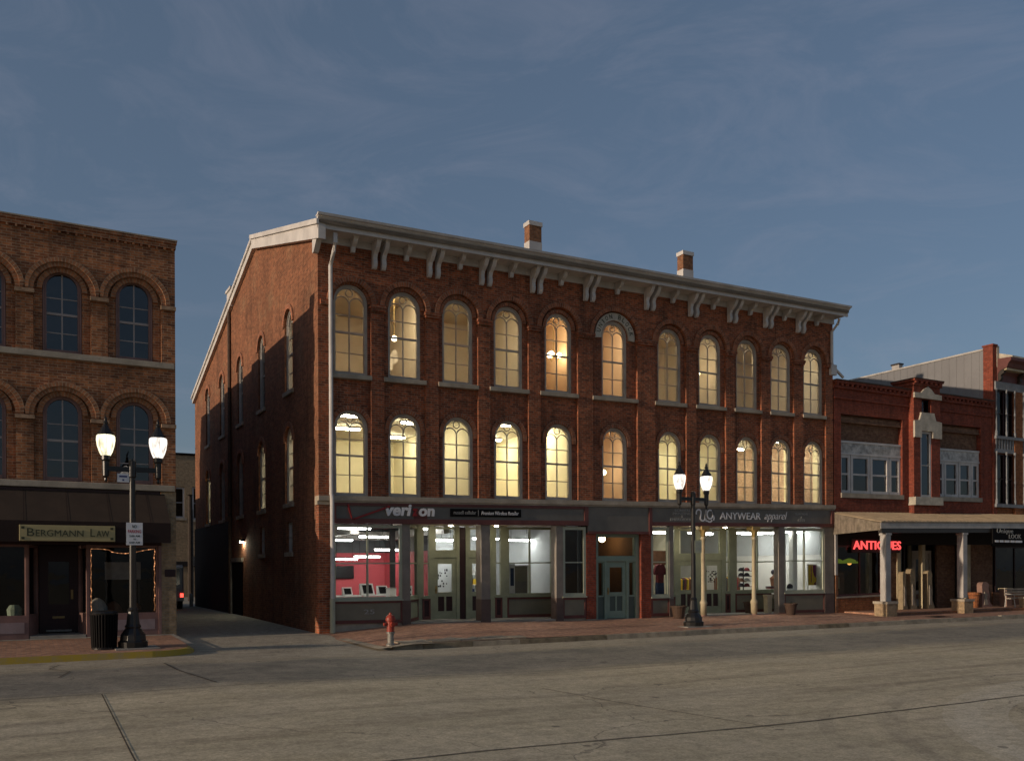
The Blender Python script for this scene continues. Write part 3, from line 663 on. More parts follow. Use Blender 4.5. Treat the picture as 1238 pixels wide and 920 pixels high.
# ================================================================== THE THREE STOREY BRICK BLOCK
main = thing('brick_building', (11, 6, 0), 'three storey red brick corner block with white bracketed cornice and rows of lit arched windows', 'building')
BAYS = [(0.42, 1.676), (2.095, 3.494), (3.943, 5.362), (5.801, 7.277), (7.747, 9.27), (9.898, 11.856), (12.665, 14.135), (14.618, 16.096), (16.551, 17.962), (18.446, 19.755), (20.273, 21.60)]
WC = [1.05, 2.81, 4.67, 6.55, 8.53, 10.90, 13.41, 15.38, 17.28, 19.12, 20.96]
SPR3 = 10.02
BX = [0.0] + [(BAYS[i][1] + BAYS[i + 1][0]) / 2 for i in range(10)] + [22.02]
def rad(i): return (BAYS[i][1] - BAYS[i][0]) / 2
m = MB()
for i, (a, b) in enumerate(BAYS):
    r = rad(i); hh = r if i != 5 else 0.90
    m.cell(BX[i], BX[i + 1], 4.12, 11.9, [(a, b, 4.12, SPR3 + hh, hh)], 0.0, 0.121)
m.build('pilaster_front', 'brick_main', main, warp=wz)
m = MB()
for i, (a, b) in enumerate(BAYS):
    c = WC[i]
    m.cell(a - 0.06, b + 0.06, 4.12, 11.2, [(c - 0.54, c + 0.54, 4.15, 6.77, True), (c - 0.54, c + 0.54, 7.84, 10.60, True)], 0.12, 0.32)
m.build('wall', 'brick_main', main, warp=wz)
for i, (a, b) in enumerate(BAYS):
    c, r = (a + b) / 2, rad(i); m = MB()
    if i == 5:
        m.strip([(c + (r + 0.13) * math.cos(R(180 - q * 10)), SPR3 + 1.03 * math.sin(R(q * 10))) for q in range(19)], [(c + r * math.cos(R(180 - q * 10)), SPR3 + 0.90 * math.sin(R(q * 10))) for q in range(19)], -0.075, 0.001)
    else: m.strip(arc(c, SPR3, r + 0.15), arc(c, SPR3, r), -0.075, 0.001)
    m.build('hood_mould', 'brick_arch', main, warp=wz)
    m = MB(); m.strip(arc(WC[i], 6.23, 0.68), arc(WC[i], 6.23, 0.545), 0.06, 0.121)
    for s_ in (-1, 1): m.box(WC[i] + s_ * 0.6125 - 0.072, WC[i] + s_ * 0.6125 + 0.072, 0.055, 0.119, 6.10, 6.231)
    m.build('window_hood', 'brick_arch', main, warp=wz)
    if i != 5: m = MB(); m.strip(arc(WC[i], 10.06, 0.655), arc(WC[i], 10.06, 0.545), 0.05, 0.121); m.build('inner_arch', 'brick_arch', main, warp=wz)
for i in range(10):
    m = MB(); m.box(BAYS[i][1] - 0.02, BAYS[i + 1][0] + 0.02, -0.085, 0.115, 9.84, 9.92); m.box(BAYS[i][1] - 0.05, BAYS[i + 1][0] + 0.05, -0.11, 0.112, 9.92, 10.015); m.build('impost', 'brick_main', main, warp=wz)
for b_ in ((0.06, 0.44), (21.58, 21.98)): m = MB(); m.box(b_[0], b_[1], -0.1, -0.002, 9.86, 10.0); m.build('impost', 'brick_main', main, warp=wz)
# lettered white arch over the middle window
c = WC[5]; m = MB(); RI, RO = 0.60, 0.865
m.strip(arc(c, SPR3, RO, 186, -6), arc(c, SPR3, RI, 186, -6), 0.045, 0.118)
na = m.build('name_arch', 'stone_pale', main, warp=wz)
LET = 'UNION BLOCK'; m = MB()
for q, ch in enumerate(LET):
    if ch == ' ': continue
    th = R(166 - 152 * q / (len(LET) - 1)); rr = RI + 0.055
    def tfl(x, y, z, th=th, rr=rr): 
        rx, rz = x, rr + z; a = th - math.pi / 2
        return (c + rx * math.cos(a) - rz * math.sin(a), y, SPR3 + rx * math.sin(a) + rz * math.cos(a))
    t_ = text_mesh(ch, *((-0.016, 0.016) if ch == 'I' else (-0.058, 0.058)), 0, 0.16, 0.034, bold=0.0, extrude=0.012, tf=tfl)
    m.add(t_.v, t_.f)
m.build('letters', 'letter_dark', na, warp=wz)
# stone sills of the top row, sill course
for i, (a, b) in enumerate(BAYS):
    s = MB(); s.box(a - 0.015, b + 0.015, -0.045, 0.30, 7.70, 7.84); s.build('sill', 'stone', main, warp=wz, bevel=0.012)
m = MB(); m.box(-0.03, 22.03, -0.13, 0.30, 3.98, 4.13); m.box(0.42, 22.02, -0.09, 0.05, 3.93, 3.98); m.build('stone_course', 'stone', main, warp=wz)
m = MB(); m.box(-0.06, 0.43, -0.06, 0.2, 3.86, 3.975); m.build('course_end', 'stone', main)
# windows: two prototypes, the rest copies
w3 = arched_window(main, 1.12, 2.74, 0.165, 'frame_taupe', 'glass'); w2 = arched_window(main, 1.10, 2.62, 0.165, 'frame_taupe', 'glass')
for i in range(11):
    for proto, zb in ((w3, 7.85), (w2, 4.15)):
        o = proto if i == 0 else copy_tree(proto, main)
        x, y, z = wz(WC[i], 0, zb); o.location = Vector((x, 0, z)) - Vector(main.location)
        if i == 0:
            for ch in [o] + [k for k in bpy.data.objects if k.parent == o]:
                pass
# local meshes were built around the building origin: shift the data so that each window turns about its own sill
for proto in (w3, w2):
    off = world_loc(main)
    for me in [proto.data] + [k.data for k in bpy.data.objects if k.parent == proto]:
        for v in me.vertices: v.co += off
# side wall on the alley
SIDE_W = [3.31, 7.10, 10.75, 14.42, 17.80]
def side(u, d, z): return (d, u, z)
def roof_z(y): return 12.02 + (y + 0.7) * (14.35 - 12.02) / 8.5 if y < 7.8 else 14.35 - (y - 7.8) * (14.35 - 10.72) / 13.25
m = MB(side); edges = [0.0, 5.2, 8.9, 12.6, 16.1, 21.35]
for i, u in enumerate(SIDE_W):
    a, b = u - 0.56, u + 0.56
    H_ = [(u - 0.50, u + 0.50, 4.12, 6.66, True), (u - 0.50, u + 0.50, 7.84, 10.55, True)]
    if i < 2: H_ = [(u - 0.36, u + 0.36, 2.50, 3.50, False)] + H_
    m.cell(edges[i], edges[i + 1], -0.15, 10.62, H_, 0.0, 0.28)
def rz(y): return roof_z(y) - 0.14
ys_ = [0.0, 2.5, 5.0, 7.8, 11, 14, 17.5, 21.05]
top_ = [(y, rz(y)) for y in ys_]
m.add([(y, 0, 10.62) for y in ys_] + [(y, 0, max(z, 10.621)) for y, z in top_], [(i, i + 1, len(ys_) + i + 1, len(ys_) + i) for i in range(len(ys_) - 1)])
m.add([(21.05, 0, 10.621), (21.35, 0, 10.621), (21.35, 0, 10.622)], [(0, 1, 2)])
m.build('alley_wall', 'brick_side', main)
for u in SIDE_W:
    for zs, hh in ((10.05, 0.5), (6.16, 0.5)):
        m = MB(side); m.strip(arc(u, zs, 0.66), arc(u, zs, 0.505), -0.05, 0.0); m.build('hood_mould', 'brick_arch', main)
lit2 = {0: 'glass', 1: 'glass', 4: 'glass'}
for i, u in enumerate(SIDE_W):
    for zb, H in ((7.84, 2.70), (4.12, 2.54)):
        arched_window(main, 1.02, H, 0.10, 'trim_grey', 'glass', tf=lambda x, y, z, u=u, zb=zb: side(u + x, y, zb + z), sill=(-0.60, 0.60, -0.07, 0.12, -0.14, -0.002))
    if i < 2: rect_window(main, u - 0.36, u + 0.36, 2.50, 3.50, 0.08, 'trim_white', 'glass', tf=side, rails=(3.0,), sill=(u - 0.46, u + 0.46, -0.06, 0.12, 2.36, 2.498))
# back wall, right party wall, roof slopes
m = MB(); m.box(0.01, 22.0, 21.05, 21.35, -0.1, 10.6); m.build('back_wall', 'brick_side', main)
m = MB(); m.prism([(0.3, -0.1), (21.0, -0.1), (21.0, 10.5), (7.8, 14.1), (0.3, 11.95)], 21.76, 22.0, 'x'); m.build('party_wall', 'brick_main', main, warp=wz)
for b_ in ((-0.002, 0.42, 0.0, 0.28, -0.15, 3.98), (21.62, 22.02, 0.0, 0.28, -0.15, 3.93)): m = MB(); m.box(*b_); m.build('corner_pier', 'brick_main', main)
for (ya, yb) in ((-0.78, 7.8), (7.8, 21.3)):
    m = MB(); za, zb = roof_z(ya), roof_z(yb)
    P = [(x, y, z + dz) for x in (-0.16, 22.1) for (y, z) in ((ya, za), (yb, zb)) for dz in (0, 0.10)]
    m.add(P, [(0, 2, 3, 1), (4, 5, 7, 6), (0, 1, 5, 4), (2, 6, 7, 3), (1, 3, 7, 5), (0, 4, 6, 2)])
    m.build('roof', 'roof_felt', main, warp=wz)
m = MB(side)   # white rake boards of the gable
def rake(ya, yb, th0, th1, d0, d1, drop=0.0):
    m.prism([(ya, roof_z(ya) + 0.02 - drop), (yb, roof_z(yb) + 0.02 - drop), (yb, roof_z(yb) - th1 - drop), (ya, roof_z(ya) - th0 - drop)], d0, d1, 'y')
m.tf = None
def rake2(ya, yb, t0, t1, x0, x1, off=0.012): m.prism([(ya, roof_z(ya) + off), (yb, roof_z(yb) + off), (yb, roof_z(yb) - t1), (ya, roof_z(ya) - t0)], x0, x1, 'x')
rake2(-0.74, 7.8, 0.46, 0.40, -0.20, 0.02); rake2(-0.80, 7.8, 0.05, 0.05, -0.27, -0.20, 0.10); m.build('rake_board', 'trim_white', main); m = MB()
rake2(7.8, 21.32, 0.30, 0.26, -0.14, 0.02); rake2(7.8, 21.36, 0.04, 0.04, -0.20, -0.14, 0.10)
m.build('rake_board', 'trim_white', main); m = MB()
m.prism([(-0.72, 11.98), (0.02, 11.98), (0.02, 11.35), (-0.10, 11.35), (-0.30, 11.52)], -0.16, 0.0, 'x')
m.build('eave_return', 'trim_white', main)
m = MB(); m.box(-0.10, 0.42, 11.9, 12.8, 12.9, 13.62); m.box(-0.16, 0.48, 11.85, 12.85, 13.62, 13.72); m.build('parapet_stub', 'trim_white', main)
m = MB(); m.tube([(-0.07, 12.5, 12.9), (-0.07, 12.5, 6.0), (-0.07, 12.5, 0.1)], 0.075); m.build('alley_downspout', 'rust', main)
# cornice: frieze, soffit, crown gutter
m = MB(); m.box(0.0, 22.05, -0.06, 0.05, 11.70, 11.93); m.build('frieze', 'trim_white', main, warp=wz)
m = MB(); m.prism([(-0.64, 11.90), (-0.64, 11.98), (0.04, 11.985), (0.04, 11.90)], -0.10, 22.08, 'x'); m.build('soffit', 'trim_white', main, warp=wz)
m = MB(); m.box(-0.20, 22.14, -0.70, -0.641, 11.87, 12.10); m.build('crown_fascia', 'trim_white', main, warp=wz)
m = MB(); m.prism([(-0.66, 12.101), (-0.72, 12.101), (-0.80, 12.17), (-0.80, 12.20), (-0.66, 12.20)], -0.22, 22.16, 'x'); m.build('crown_moulding', 'trim_white', main, warp=wz)
m = MB(); m.prism([(-0.62, 12.201), (-0.86, 12.201), (-0.88, 12.27), (-0.84, 12.27), (-0.62, 12.23)], -0.24, 22.18, 'x'); m.build('gutter', 'trim_white', main, warp=wz)
def bracket_mb(big):
    H, D, w_ = (0.80, 0.50, 0.13) if big else (0.40, 0.40, 0.13)
    pts = [(0, 0), (-D, 0), (-D, -0.07), (-D * 0.94, -0.13)]
    pts += [(-D * (0.92 - 0.52 * t), -0.13 - (H * 0.30) * t ** 0.6) for t in (0.25, 0.5, 0.75, 1.0)]
    if big: pts += [(-D * 0.30, -H * 0.60), (-D * 0.33, -H * 0.72), (-D * 0.36, -H * 0.80), (-D * 0.30, -H * 0.92), (-D * 0.20, -H)]
    else: pts += [(-D * 0.34, -H * 0.85), (-D * 0.26, -H)]
    pts += [(0, -H)]
    b = MB(); b.prism(pts, -w_ / 2, w_ / 2, 'x'); b.box(-w_ / 2 - 0.02, w_ / 2 + 0.02, -D - 0.03, 0.0, -0.055, -0.004); return b
bb = bracket_mb(True).build('bracket', 'trim_white', main, loc=None); sb = bracket_mb(False).build('bracket', 'trim_white', main, loc=None)
for o in (bb, sb):
    for v in o.data.vertices: v.co += world_loc(main)
def put_br(src, x, first):
    o = src if first else copy_tree(src, main); p = wz(x, 0, 11.905); o.location = Vector((x, -0.061, p[2])) - Vector(main.location)
first = True
for i in range(10):
    cx = (BAYS[i][1] + BAYS[i + 1][0]) / 2
    if i in (4, 5): cx += (0.08 if i == 4 else 0.06)
    for s_ in (-1, 1): put_br(bb, cx + s_ * 0.145, first); first = False
first = True
for i in range(11): put_br(sb, 0.5 * (BAYS[i][0] + BAYS[i][1]), first); first = False
# chimneys on the front slope
for (xa, xb) in ((9.02, 9.55), (16.44, 16.97)):
    g = wz(xa, 0, 12)[2] - 12
    m = MB(); m.box(xa, xb, 2.9, 3.28, 13.4 + g, 14.86 + g); ch = m.build('chimney', 'brick_base', main)
    m = MB(); m.box(xa - 0.03, xb + 0.03, 2.87, 3.31, 14.72 + g, 14.88 + g); m.build('chimney_cap', 'trim_white', ch)
    m = MB(); m.box(xa - 0.012, xb + 0.012, 2.888, 3.292, 13.3 + g, 14.12 + g); m.build('chimney_flashing', 'trim_white', ch)
# downspouts
m = MB(); m.box(0.30, 0.42, -0.60, -0.50, 11.55, 11.86); m.tube([(0.36, -0.55, 11.62), (0.36, -0.42, 11.35), (0.36, -0.11, 11.02), (0.36, -0.10, 4.2), (0.36, -0.17, 4.05), (0.36, -0.17, 1.0), (0.36, -0.17, 0.02)], 0.062, 10)
ds = m.build('downspout', 'trim_white', main)
m = MB(); m.tube([(0.36, -0.17, 1.05), (0.36, -0.17, 0.02)], 0.078, 10); m.build('pipe_shoe', 'sage_pale', ds)
m = MB(); m.tube([(21.85, -0.5, 12.2), (21.85, -0.42, 12.0), (21.86, -0.10, 11.75), (21.88, -0.08, 10.45), (21.95, -0.08, 10.3), (22.55, -0.08, 9.92)], 0.06, 8); m.box(21.78, 22.1, -0.15, -0.02, 9.95, 10.38); m.build('downspout', 'trim_white', main)
# ------------------------------------------------------------------ shopfronts
def B(name, mats, boxes, parent=main, warp=wz, bevel=0.0):
    for b in boxes:      # every piece a part of its own
        m = MB(); m.box(*b); o = m.build(name, mats, parent, warp=warp, bevel=bevel)
    return o
FB, HD, SL, BK = 3.35, 3.22, 1.0, 0.28      # fascia foot, window head, sill, bulkhead foot
# left shop: display window, deep entry with two doors, small window
fas1 = B('fascia', 'fascia', [(0.42, 9.50, -0.045, 0.06, FB + 0.10, 3.93)])
B('fascia_trim', 'maroon', [(0.42, 9.50, -0.075, -0.047, 3.84, 3.928), (0.42, 9.50, -0.10, 0.0, FB - 0.05, FB + 0.10), (9.47, 9.63, -0.085, -0.005, FB - 0.05, 3.925), (0.42, 0.52, -0.07, -0.047, FB + 0.10, 3.84)], fas1)
fas2 = B('fascia', 'fascia', [(9.63, 12.30, -0.043, 0.06, 3.08, 3.93)])
B('fascia_trim', 'maroon', [(9.632, 12.298, -0.065, -0.0455, 3.03, 3.12), (12.30, 12.44, -0.085, -0.005, 3.0, 3.925)], fas2)
fas3 = B('fascia', 'fascia', [(12.44, 21.92, -0.045, 0.06, FB + 0.09, 3.93)])
B('fascia_trim', 'maroon', [(12.44, 21.92, -0.09, 0.0, FB - 0.03, FB + 0.09), (21.80, 21.96, -0.10, -0.047, FB + 0.09, 3.92)], fas3)
def bulkhead(x0, x1, y, mt='grey_green', z0=BK, z1=SL - 0.04, parent=main, tf=None, panels=1):
    m = MB(tf); m.box(x0, x1, y, y + 0.10, z0, z1); o = m.build('bulkhead', mt, parent, warp=wz)
    t = MB(tf); t.box(x0, x1, y - 0.025, y - 0.001, z1 - 0.07, z1 - 0.002); t.box(x0, x1, y - 0.025, y - 0.001, z0, z0 + 0.10)
    wd = (x1 - x0) / panels
    for i in range(panels): t.box(x0 + i * wd, x0 + i * wd + 0.06, y - 0.022, y - 0.001, z0 + 0.10, z1 - 0.07)
    t.box(x1 - 0.06, x1, y - 0.022, y - 0.001, z0 + 0.10, z1 - 0.07)
    t.build('bulkhead_trim', 'maroon', o, warp=wz); return o
def display(x0, x1, y, z0, z1, mt, mull=(), rails=(), tf=None, t=0.085, gm='glass'):
    o = rect_window(main, x0, x1, z0, z1, y, mt, gm, mull, rails, t=t, d=0.10, name='shop_window', tf=tf, warp=wz)
    s = MB(tf); s.box(x0 - 0.02, x1 + 0.02, y - 0.05, y + 0.08, z0 - 0.045, z0 - 0.001); s.build('sill', mt, o, warp=wz); return o
def entry_floor(poly, z):
    m = MB(); m.prism(poly, -0.2, z, 'z'); return m.build('entry_floor', 'concrete', main, warp=wz)
def angled(xa, ya, xb, yb):
    """local x runs from (xa,ya) to (xb,yb), local y points into the building"""
    l = math.hypot(xb - xa, yb - ya); ux, uy = (xb - xa) / l, (yb - ya) / l
    return (lambda x, y, z: (xa + ux * x - uy * y, ya + uy * x + ux * y, z)), l
RY = 1.30
display(0.43, 2.66, -0.01, SL, HD + 0.04, 'sage_pale', mull=(1.53,), rails=(2.10,)); bulkhead(0.43, 2.66, 0.0); B('foundation', 'stone', [(0.43, 2.9, 0.03, 0.3, -0.2, BK - 0.002)])
B('shop_pier', 'pier_grey', [(2.66, 2.92, -0.03, 0.12, -0.05, FB - 0.02), (8.33, 8.60, -0.03, 0.33, -0.05, FB - 0.02), (5.43, 5.76, -0.03, 0.36, -0.05, FB - 0.02)])
B('pier_base', 'pier_dark', [(2.65, 2.93, -0.045, 0.115, -0.05, 0.95), (5.42, 5.77, -0.045, 0.365, -0.05, 0.95), (8.32, 8.61, -0.045, 0.325, -0.05, 0.95)])
entry_floor([(2.9, 0.0), (8.32, 0.0), (9.02, RY + 0.05), (3.72, RY + 0.05)], 0.27)
B('entry_ceiling', 'cream', [(2.9, 9.0, 0.06, RY + 0.1, HD + 0.10, HD + 0.16)])
tf, l = angled(2.92, 0.10, 3.74, RY); display(0, l, 0.0, SL, HD + 0.08, 'sage', rails=(2.10,), tf=tf); bulkhead(0, l, 0.0, 'sage', tf=tf)
B('shop_frame', 'sage', [(3.74, 3.90, RY, RY + 0.12, 0.2, HD + 0.1), (4.19, 4.34, RY, RY + 0.12, 0.2, HD + 0.1), (5.16, 5.28, RY, RY + 0.12, 0.2, HD + 0.1), (5.52, 5.63, RY, RY + 0.12, 0.2, HD + 0.1), (6.46, 6.64, RY, RY + 0.12, 0.2, HD + 0.1), (6.92, 7.12, RY, RY + 0.12, 0.2, HD + 0.1), (4.34, 5.16, RY + 0.003, RY + 0.117, 2.28, 2.46), (5.63, 6.46, RY + 0.003, RY + 0.117, 2.28, 2.46)])
B('shop_panel', 'maroon_dark', [(5.28, 5.52, RY + 0.03, RY + 0.10, 0.2, HD + 0.05)])
display(3.90, 4.19, RY, SL, HD + 0.08, 'sage', rails=(2.10,), t=0.05); bulkhead(3.90, 4.19, RY, 'maroon_dark')
panel_door(main, 4.34, 5.16, 0.28, 2.28, RY + 0.03, 'sage', 'maroon_dark', warp=wz, handle='left'); panel_door(main, 5.63, 6.46, 0.28, 2.28, RY + 0.03, 'sage', 'maroon_dark', warp=wz)
rect_window(main, 4.34, 5.16, 2.46, HD + 0.06, RY + 0.02, 'sage', 'glass', name='transom', warp=wz); rect_window(main, 5.63, 6.46, 2.46, HD + 0.06, RY + 0.02, 'sage', 'glass', name='transom', warp=wz)
display(6.64, 6.92, RY, SL, HD + 0.08, 'sage', rails=(2.10,), t=0.05); bulkhead(6.64, 6.92, RY, 'maroon_dark')
display(7.12, 9.02, RY, SL, HD + 0.08, 'sage', mull=(8.06,), rails=(2.10,)); bulkhead(7.12, 9.02, RY, 'grey_green')
tf, l = angled(9.02, RY, 8.60, 0.33); bulkhead(0, l, 0.0, 'sage', tf=tf); display(0, l, 0.0, SL, HD + 0.08, 'sage', tf=tf)
display(8.60, 9.56, -0.01, SL, HD + 0.04, 'sage_pale', rails=(2.10,), t=0.10, gm='glass_dark'); bulkhead(8.60, 9.56, 0.0); B('foundation', 'stone', [(8.6, 9.58, 0.03, 0.3, -0.2, BK - 0.002)])
B('brown_screen', 'wall_brown', [(8.62, 9.50, 0.45, 0.50, 0.3, 3.3)])
# centre: brick piers and the green double-light entrance
B('brick_pier', 'brick_red', [(9.58, 9.99, -0.02, 0.35, -0.1, 3.06), (11.97, 12.42, -0.02, 0.35, -0.1, 3.04)])
B('pier_plinth', 'stone', [(9.57, 10.0, -0.06, 0.30, -0.1, 0.24), (11.96, 12.43, -0.06, 0.30, -0.1, 0.22)])
B('entrance_frame', 'teal', [(9.99, 10.16, 0.12, 0.30, 0.0, 3.05), (11.82, 11.97, 0.12, 0.30, 0.0, 3.05), (10.16, 11.82, 0.123, 0.297, 2.13, 2.27), (10.16, 11.82, 0.123, 0.297, 2.97, 3.05), (10.46, 10.56, 0.14, 0.29, 0.05, 2.13), (11.42, 11.52, 0.14, 0.29, 0.05, 2.13)])
B('entrance_step', 'concrete', [(9.99, 11.97, -0.02, 0.5, -0.2, 0.22)])
rect_window(main, 10.16, 11.82, 2.27, 2.97, 0.16, 'teal', 'glass', name='transom', t=0.04, warp=wz)
for xa, xb in ((10.16, 10.46), (11.52, 11.82)):
    rect_window(main, xa, xb, 0.95, 2.13, 0.17, 'teal', 'glass', name='sidelight', t=0.05, warp=wz); B('sidelight_panel', 'teal_dark', [(xa, xb, 0.19, 0.26, 0.22, 0.95)])
panel_door(main, 10.56, 11.42, 0.24, 2.12, 0.18, 'teal', 'teal_dark', warp=wz, glass_from=0.46, handle='left')
# right shop: left window, deep entry with iron columns, right window
display(12.44, 13.27, -0.01, 0.93, HD + 0.05, 'sage_pale', rails=(2.10,)); bulkhead(12.44, 13.27, 0.0, z1=0.88); B('foundation', 'stone', [(12.44, 13.46, 0.03, 0.3, -0.2, BK - 0.002)])
B('shop_pier', 'pier_grey', [(13.27, 13.46, -0.03, 0.12, -0.05, FB - 0.02), (18.84, 19.16, -0.03, 0.25, -0.05, FB - 0.02), (21.46, 22.0, -0.03, 0.1, -0.2, FB - 0.02)])
B('pier_base', 'pier_dark', [(13.26, 13.47, -0.045, 0.115, -0.05, 0.85), (21.45, 22.01, -0.045, 0.095, -0.2, 0.95)])
B('pier_base', 'pink_stone', [(18.82, 19.18, -0.05, 0.27, -0.1, 0.30)])
entry_floor([(13.46, 0.0), (18.84, 0.0), (20.35, RY + 0.05), (14.3, RY + 0.05)], 0.28)
B('entry_ceiling', 'cream', [(13.46, 20.3, 0.06, RY + 0.1, HD + 0.10, HD + 0.16)])
tf, l = angled(13.46, 0.10, 14.30, RY); display(0, l, 0.0, 0.93, HD + 0.08, 'sage', rails=(2.10,), tf=tf); bulkhead(0, l, 0.0, 'sage', z1=0.88, tf=tf)
B('shop_frame', 'sage', [(14.30, 14.42, RY, RY + 0.12, 0.2, HD + 0.1), (14.62, 14.78, RY, RY + 0.12, 0.2, HD + 0.1), (15.66, 16.10, RY + 0.02, RY + 0.12, 0.2, HD + 0.1), (17.02, 17.22, RY, RY + 0.12, 0.2, HD + 0.1), (17.48, 17.76, RY, RY + 0.12, 0.2, HD + 0.1), (14.78, 15.66, RY + 0.003, RY + 0.117, 2.16, 2.34), (16.10, 17.02, RY + 0.003, RY + 0.117, 2.16, 2.34)])
display(14.42, 14.62, RY, 0.93, HD + 0.08, 'sage', rails=(2.10,), t=0.04); bulkhead(14.42, 14.62, RY, 'maroon_dark', z1=0.88)
panel_door(main, 14.78, 15.66, 0.28, 2.16, RY + 0.03, 'sage', 'maroon_dark', warp=wz); panel_door(main, 16.10, 17.02, 0.28, 2.16, RY + 0.03, 'sage', 'maroon_dark', warp=wz, handle='left')
rect_window(main, 14.78, 15.66, 2.34, HD + 0.06, RY + 0.02, 'sage', 'glass', name='transom', warp=wz); rect_window(main, 16.10, 17.02, 2.34, HD + 0.06, RY + 0.02, 'sage', 'glass', name='transom', warp=wz)
display(17.22, 17.48, RY, SL, HD + 0.08, 'sage', rails=(2.10,), t=0.05); bulkhead(17.22, 17.48, RY, 'maroon_dark')
display(17.76, 20.30, RY, SL, HD + 0.08, 'sage', mull=(19.0,), rails=(2.10,)); bulkhead(17.76, 20.30, RY, 'grey_green', panels=3)
tf, l = angled(20.30, RY, 19.16, 0.25); bulkhead(0, l, 0.0, 'sage', tf=tf); display(0, l, 0.0, SL, HD + 0.08, 'sage', tf=tf)
display(19.16, 21.46, -0.01, SL, HD + 0.05, 'sage_pale', mull=(20.32,), rails=(2.12,)); bulkhead(19.16, 21.46, 0.0); B('foundation', 'stone', [(19.16, 21.5, 0.03, 0.3, -0.3, BK - 0.002)])
for x in (14.93, 17.53):
    m = MB(); m.lathe(x, 0.02, [(0.13, -0.15), (0.13, 0.28), (0.09, 0.30)], 12); pb = m.build('column_base', 'pink_stone', main, warp=wz)
    m = MB(); m.lathe(x, 0.02, [(0.13, 0.28), (0.13, 0.62), (0.15, 0.66), (0.15, 0.72), (0.085, 0.80), (0.075, 2.85), (0.10, 2.87), (0.10, 2.93), (0.08, 2.95)], 14); cl = m.build('iron_column', 'cream', main, warp=wz, smooth=True)
    m = MB(); m.lathe(x, 0.02, [(0.08, 2.95), (0.10, 3.0), (0.13, 3.12), (0.19, 3.20)], 8, rot=R(22.5)); m.box(x - 0.19, x + 0.19, -0.14, 0.2, 3.20, 3.32); m.build('capital', 'gold_paint', cl, warp=wz)
m = MB(); m.prism([(18.42, -0.1), (18.42, 0.18), (18.46, 0.22), (18.44, 0.80), (18.40, 0.92), (18.74, 0.92), (18.70, 0.80), (18.68, 0.22), (18.72, 0.18), (18.72, -0.1)], 0.20, 0.42, 'y'); m.build('stone_pedestal', 'cream', main, warp=wz)
# recessed downlights over the entries
for i, (x, y) in enumerate(((4.55, 0.45), (6.25, 0.45), (14.75, 0.35), (16.35, 0.35))):
    p = wz(x, y, HD + 0.098)
    t = thing('recessed_downlight', p, ['small round downlight lit over the left doorway beneath the dark fascia with the check mark', 'small round downlight lit just right of the square post in the left shop entry', 'small round downlight lit left of the gilded column head at the right shop', 'small round downlight lit midway between the two slender cream columns'][i], 'downlight', 'downlights over the shop entries')
    m = MB(); m.lathe(p[0], p[1], [(0.085, p[2] - 0.025), (0.085, p[2] + 0.001)], 14); m.build('trim_ring', 'trim_white', t)
    m = MB(); m.lathe(p[0], p[1], [(0.06, p[2] - 0.045), (0.065, p[2] - 0.026)], 14); m.build('lens', 'downlight', t)

# ------------------------------------------------------------------ rooms behind the glass
def room(x0, x1, y0, y1, z0, z1, wall, ceil, floor, right=None, back=None, upper=None, zsplit=None, left=True):
    e = 0.06
    m = MB()
    (m.box(x0 - e, x0, y0, y1, z0, z1) if left else None); m.box(x0 - e, x1 + e, y1, y1 + e, z0, z1, 1 if back else 0); m.box(x1, x1 + e, y0, y1 - 0.002, z0, z1, 2 if right else 0)
    m.build('room_wall', [wall, back or wall, right or wall], main, warp=wz)
    if upper:
        m = MB(); m.box(x1 - 0.02, x1 - 0.001, y0, y1 - 0.025, zsplit, z1 - 0.002); m.box(x0 + 0.002, x1 - 0.022, y1 - 0.022, y1 - 0.001, zsplit, z1 - 0.002); m.build('wall_band', upper, main, warp=wz)
    m = MB(); m.box(x0 - e, x1 + e, y0, y1 + e, z1 + 0.002, z1 + 0.05); m.build('room_ceiling', ceil, main, warp=wz)
    m = MB(); m.box(x0 - e, x1 + e, y0, y1 + e, z0 - 0.05, z0 - 0.002); m.build('room_floor', floor, main, warp=wz)
room(0.36, 9.52, 0.34, 12, 0.27, 3.62, 'wall_greywhite', 'ceiling_grey', 'floor_wood', back='wall_red', upper=None)
B('red_partition', 'wall_red', [(0.37, 6.6, 11.90, 11.98, 0.27, 2.62)]); B('dark_bulkhead', 'ceiling_grey', [(0.37, 6.6, 11.84, 11.99, 2.62, 3.61)])
B('red_partition', 'wall_red', [(6.6, 6.7, 6.5, 11.98, 0.27, 2.62)]); B('dark_bulkhead', 'ceiling_grey', [(6.59, 6.71, 6.49, 11.83, 2.62, 3.61)])
B('white_partition', 'wall_greywhite', [(6.72, 9.5, 6.5, 6.6, 0.27, 3.61)])
B('black_column', 'black_wall', [(4.60, 4.78, 5.95, 6.1, 0.27, 3.6)])
B('ceiling_duct', 'trim_grey', [(0.5, 6.0, 7.4, 7.8, 3.05, 3.35), (2.0, 2.3, 3.0, 7.4, 3.1, 3.35), (5.0, 5.25, 2.0, 7.4, 3.1, 3.35)])
room(10.0, 11.95, 0.36, 6.0, 0.23, 3.5, 'wall_brown', 'wall_brown', 'floor_wood')
room(12.46, 21.66, 0.34, 11, 0.27, 3.62, 'wall_white', 'ceiling_white', 'floor_wood', upper='wall_greywhite', zsplit=2.35)
B('cream_partition', 'wall_cream', [(12.47, 14.25, 3.4, 3.5, 0.27, 3.6), (15.9, 15.98, 2.6, 8, 0.27, 3.6)])
B('white_column', 'wall_white', [(20.62, 20.86, 0.9, 1.14, 0.27, 3.6)])
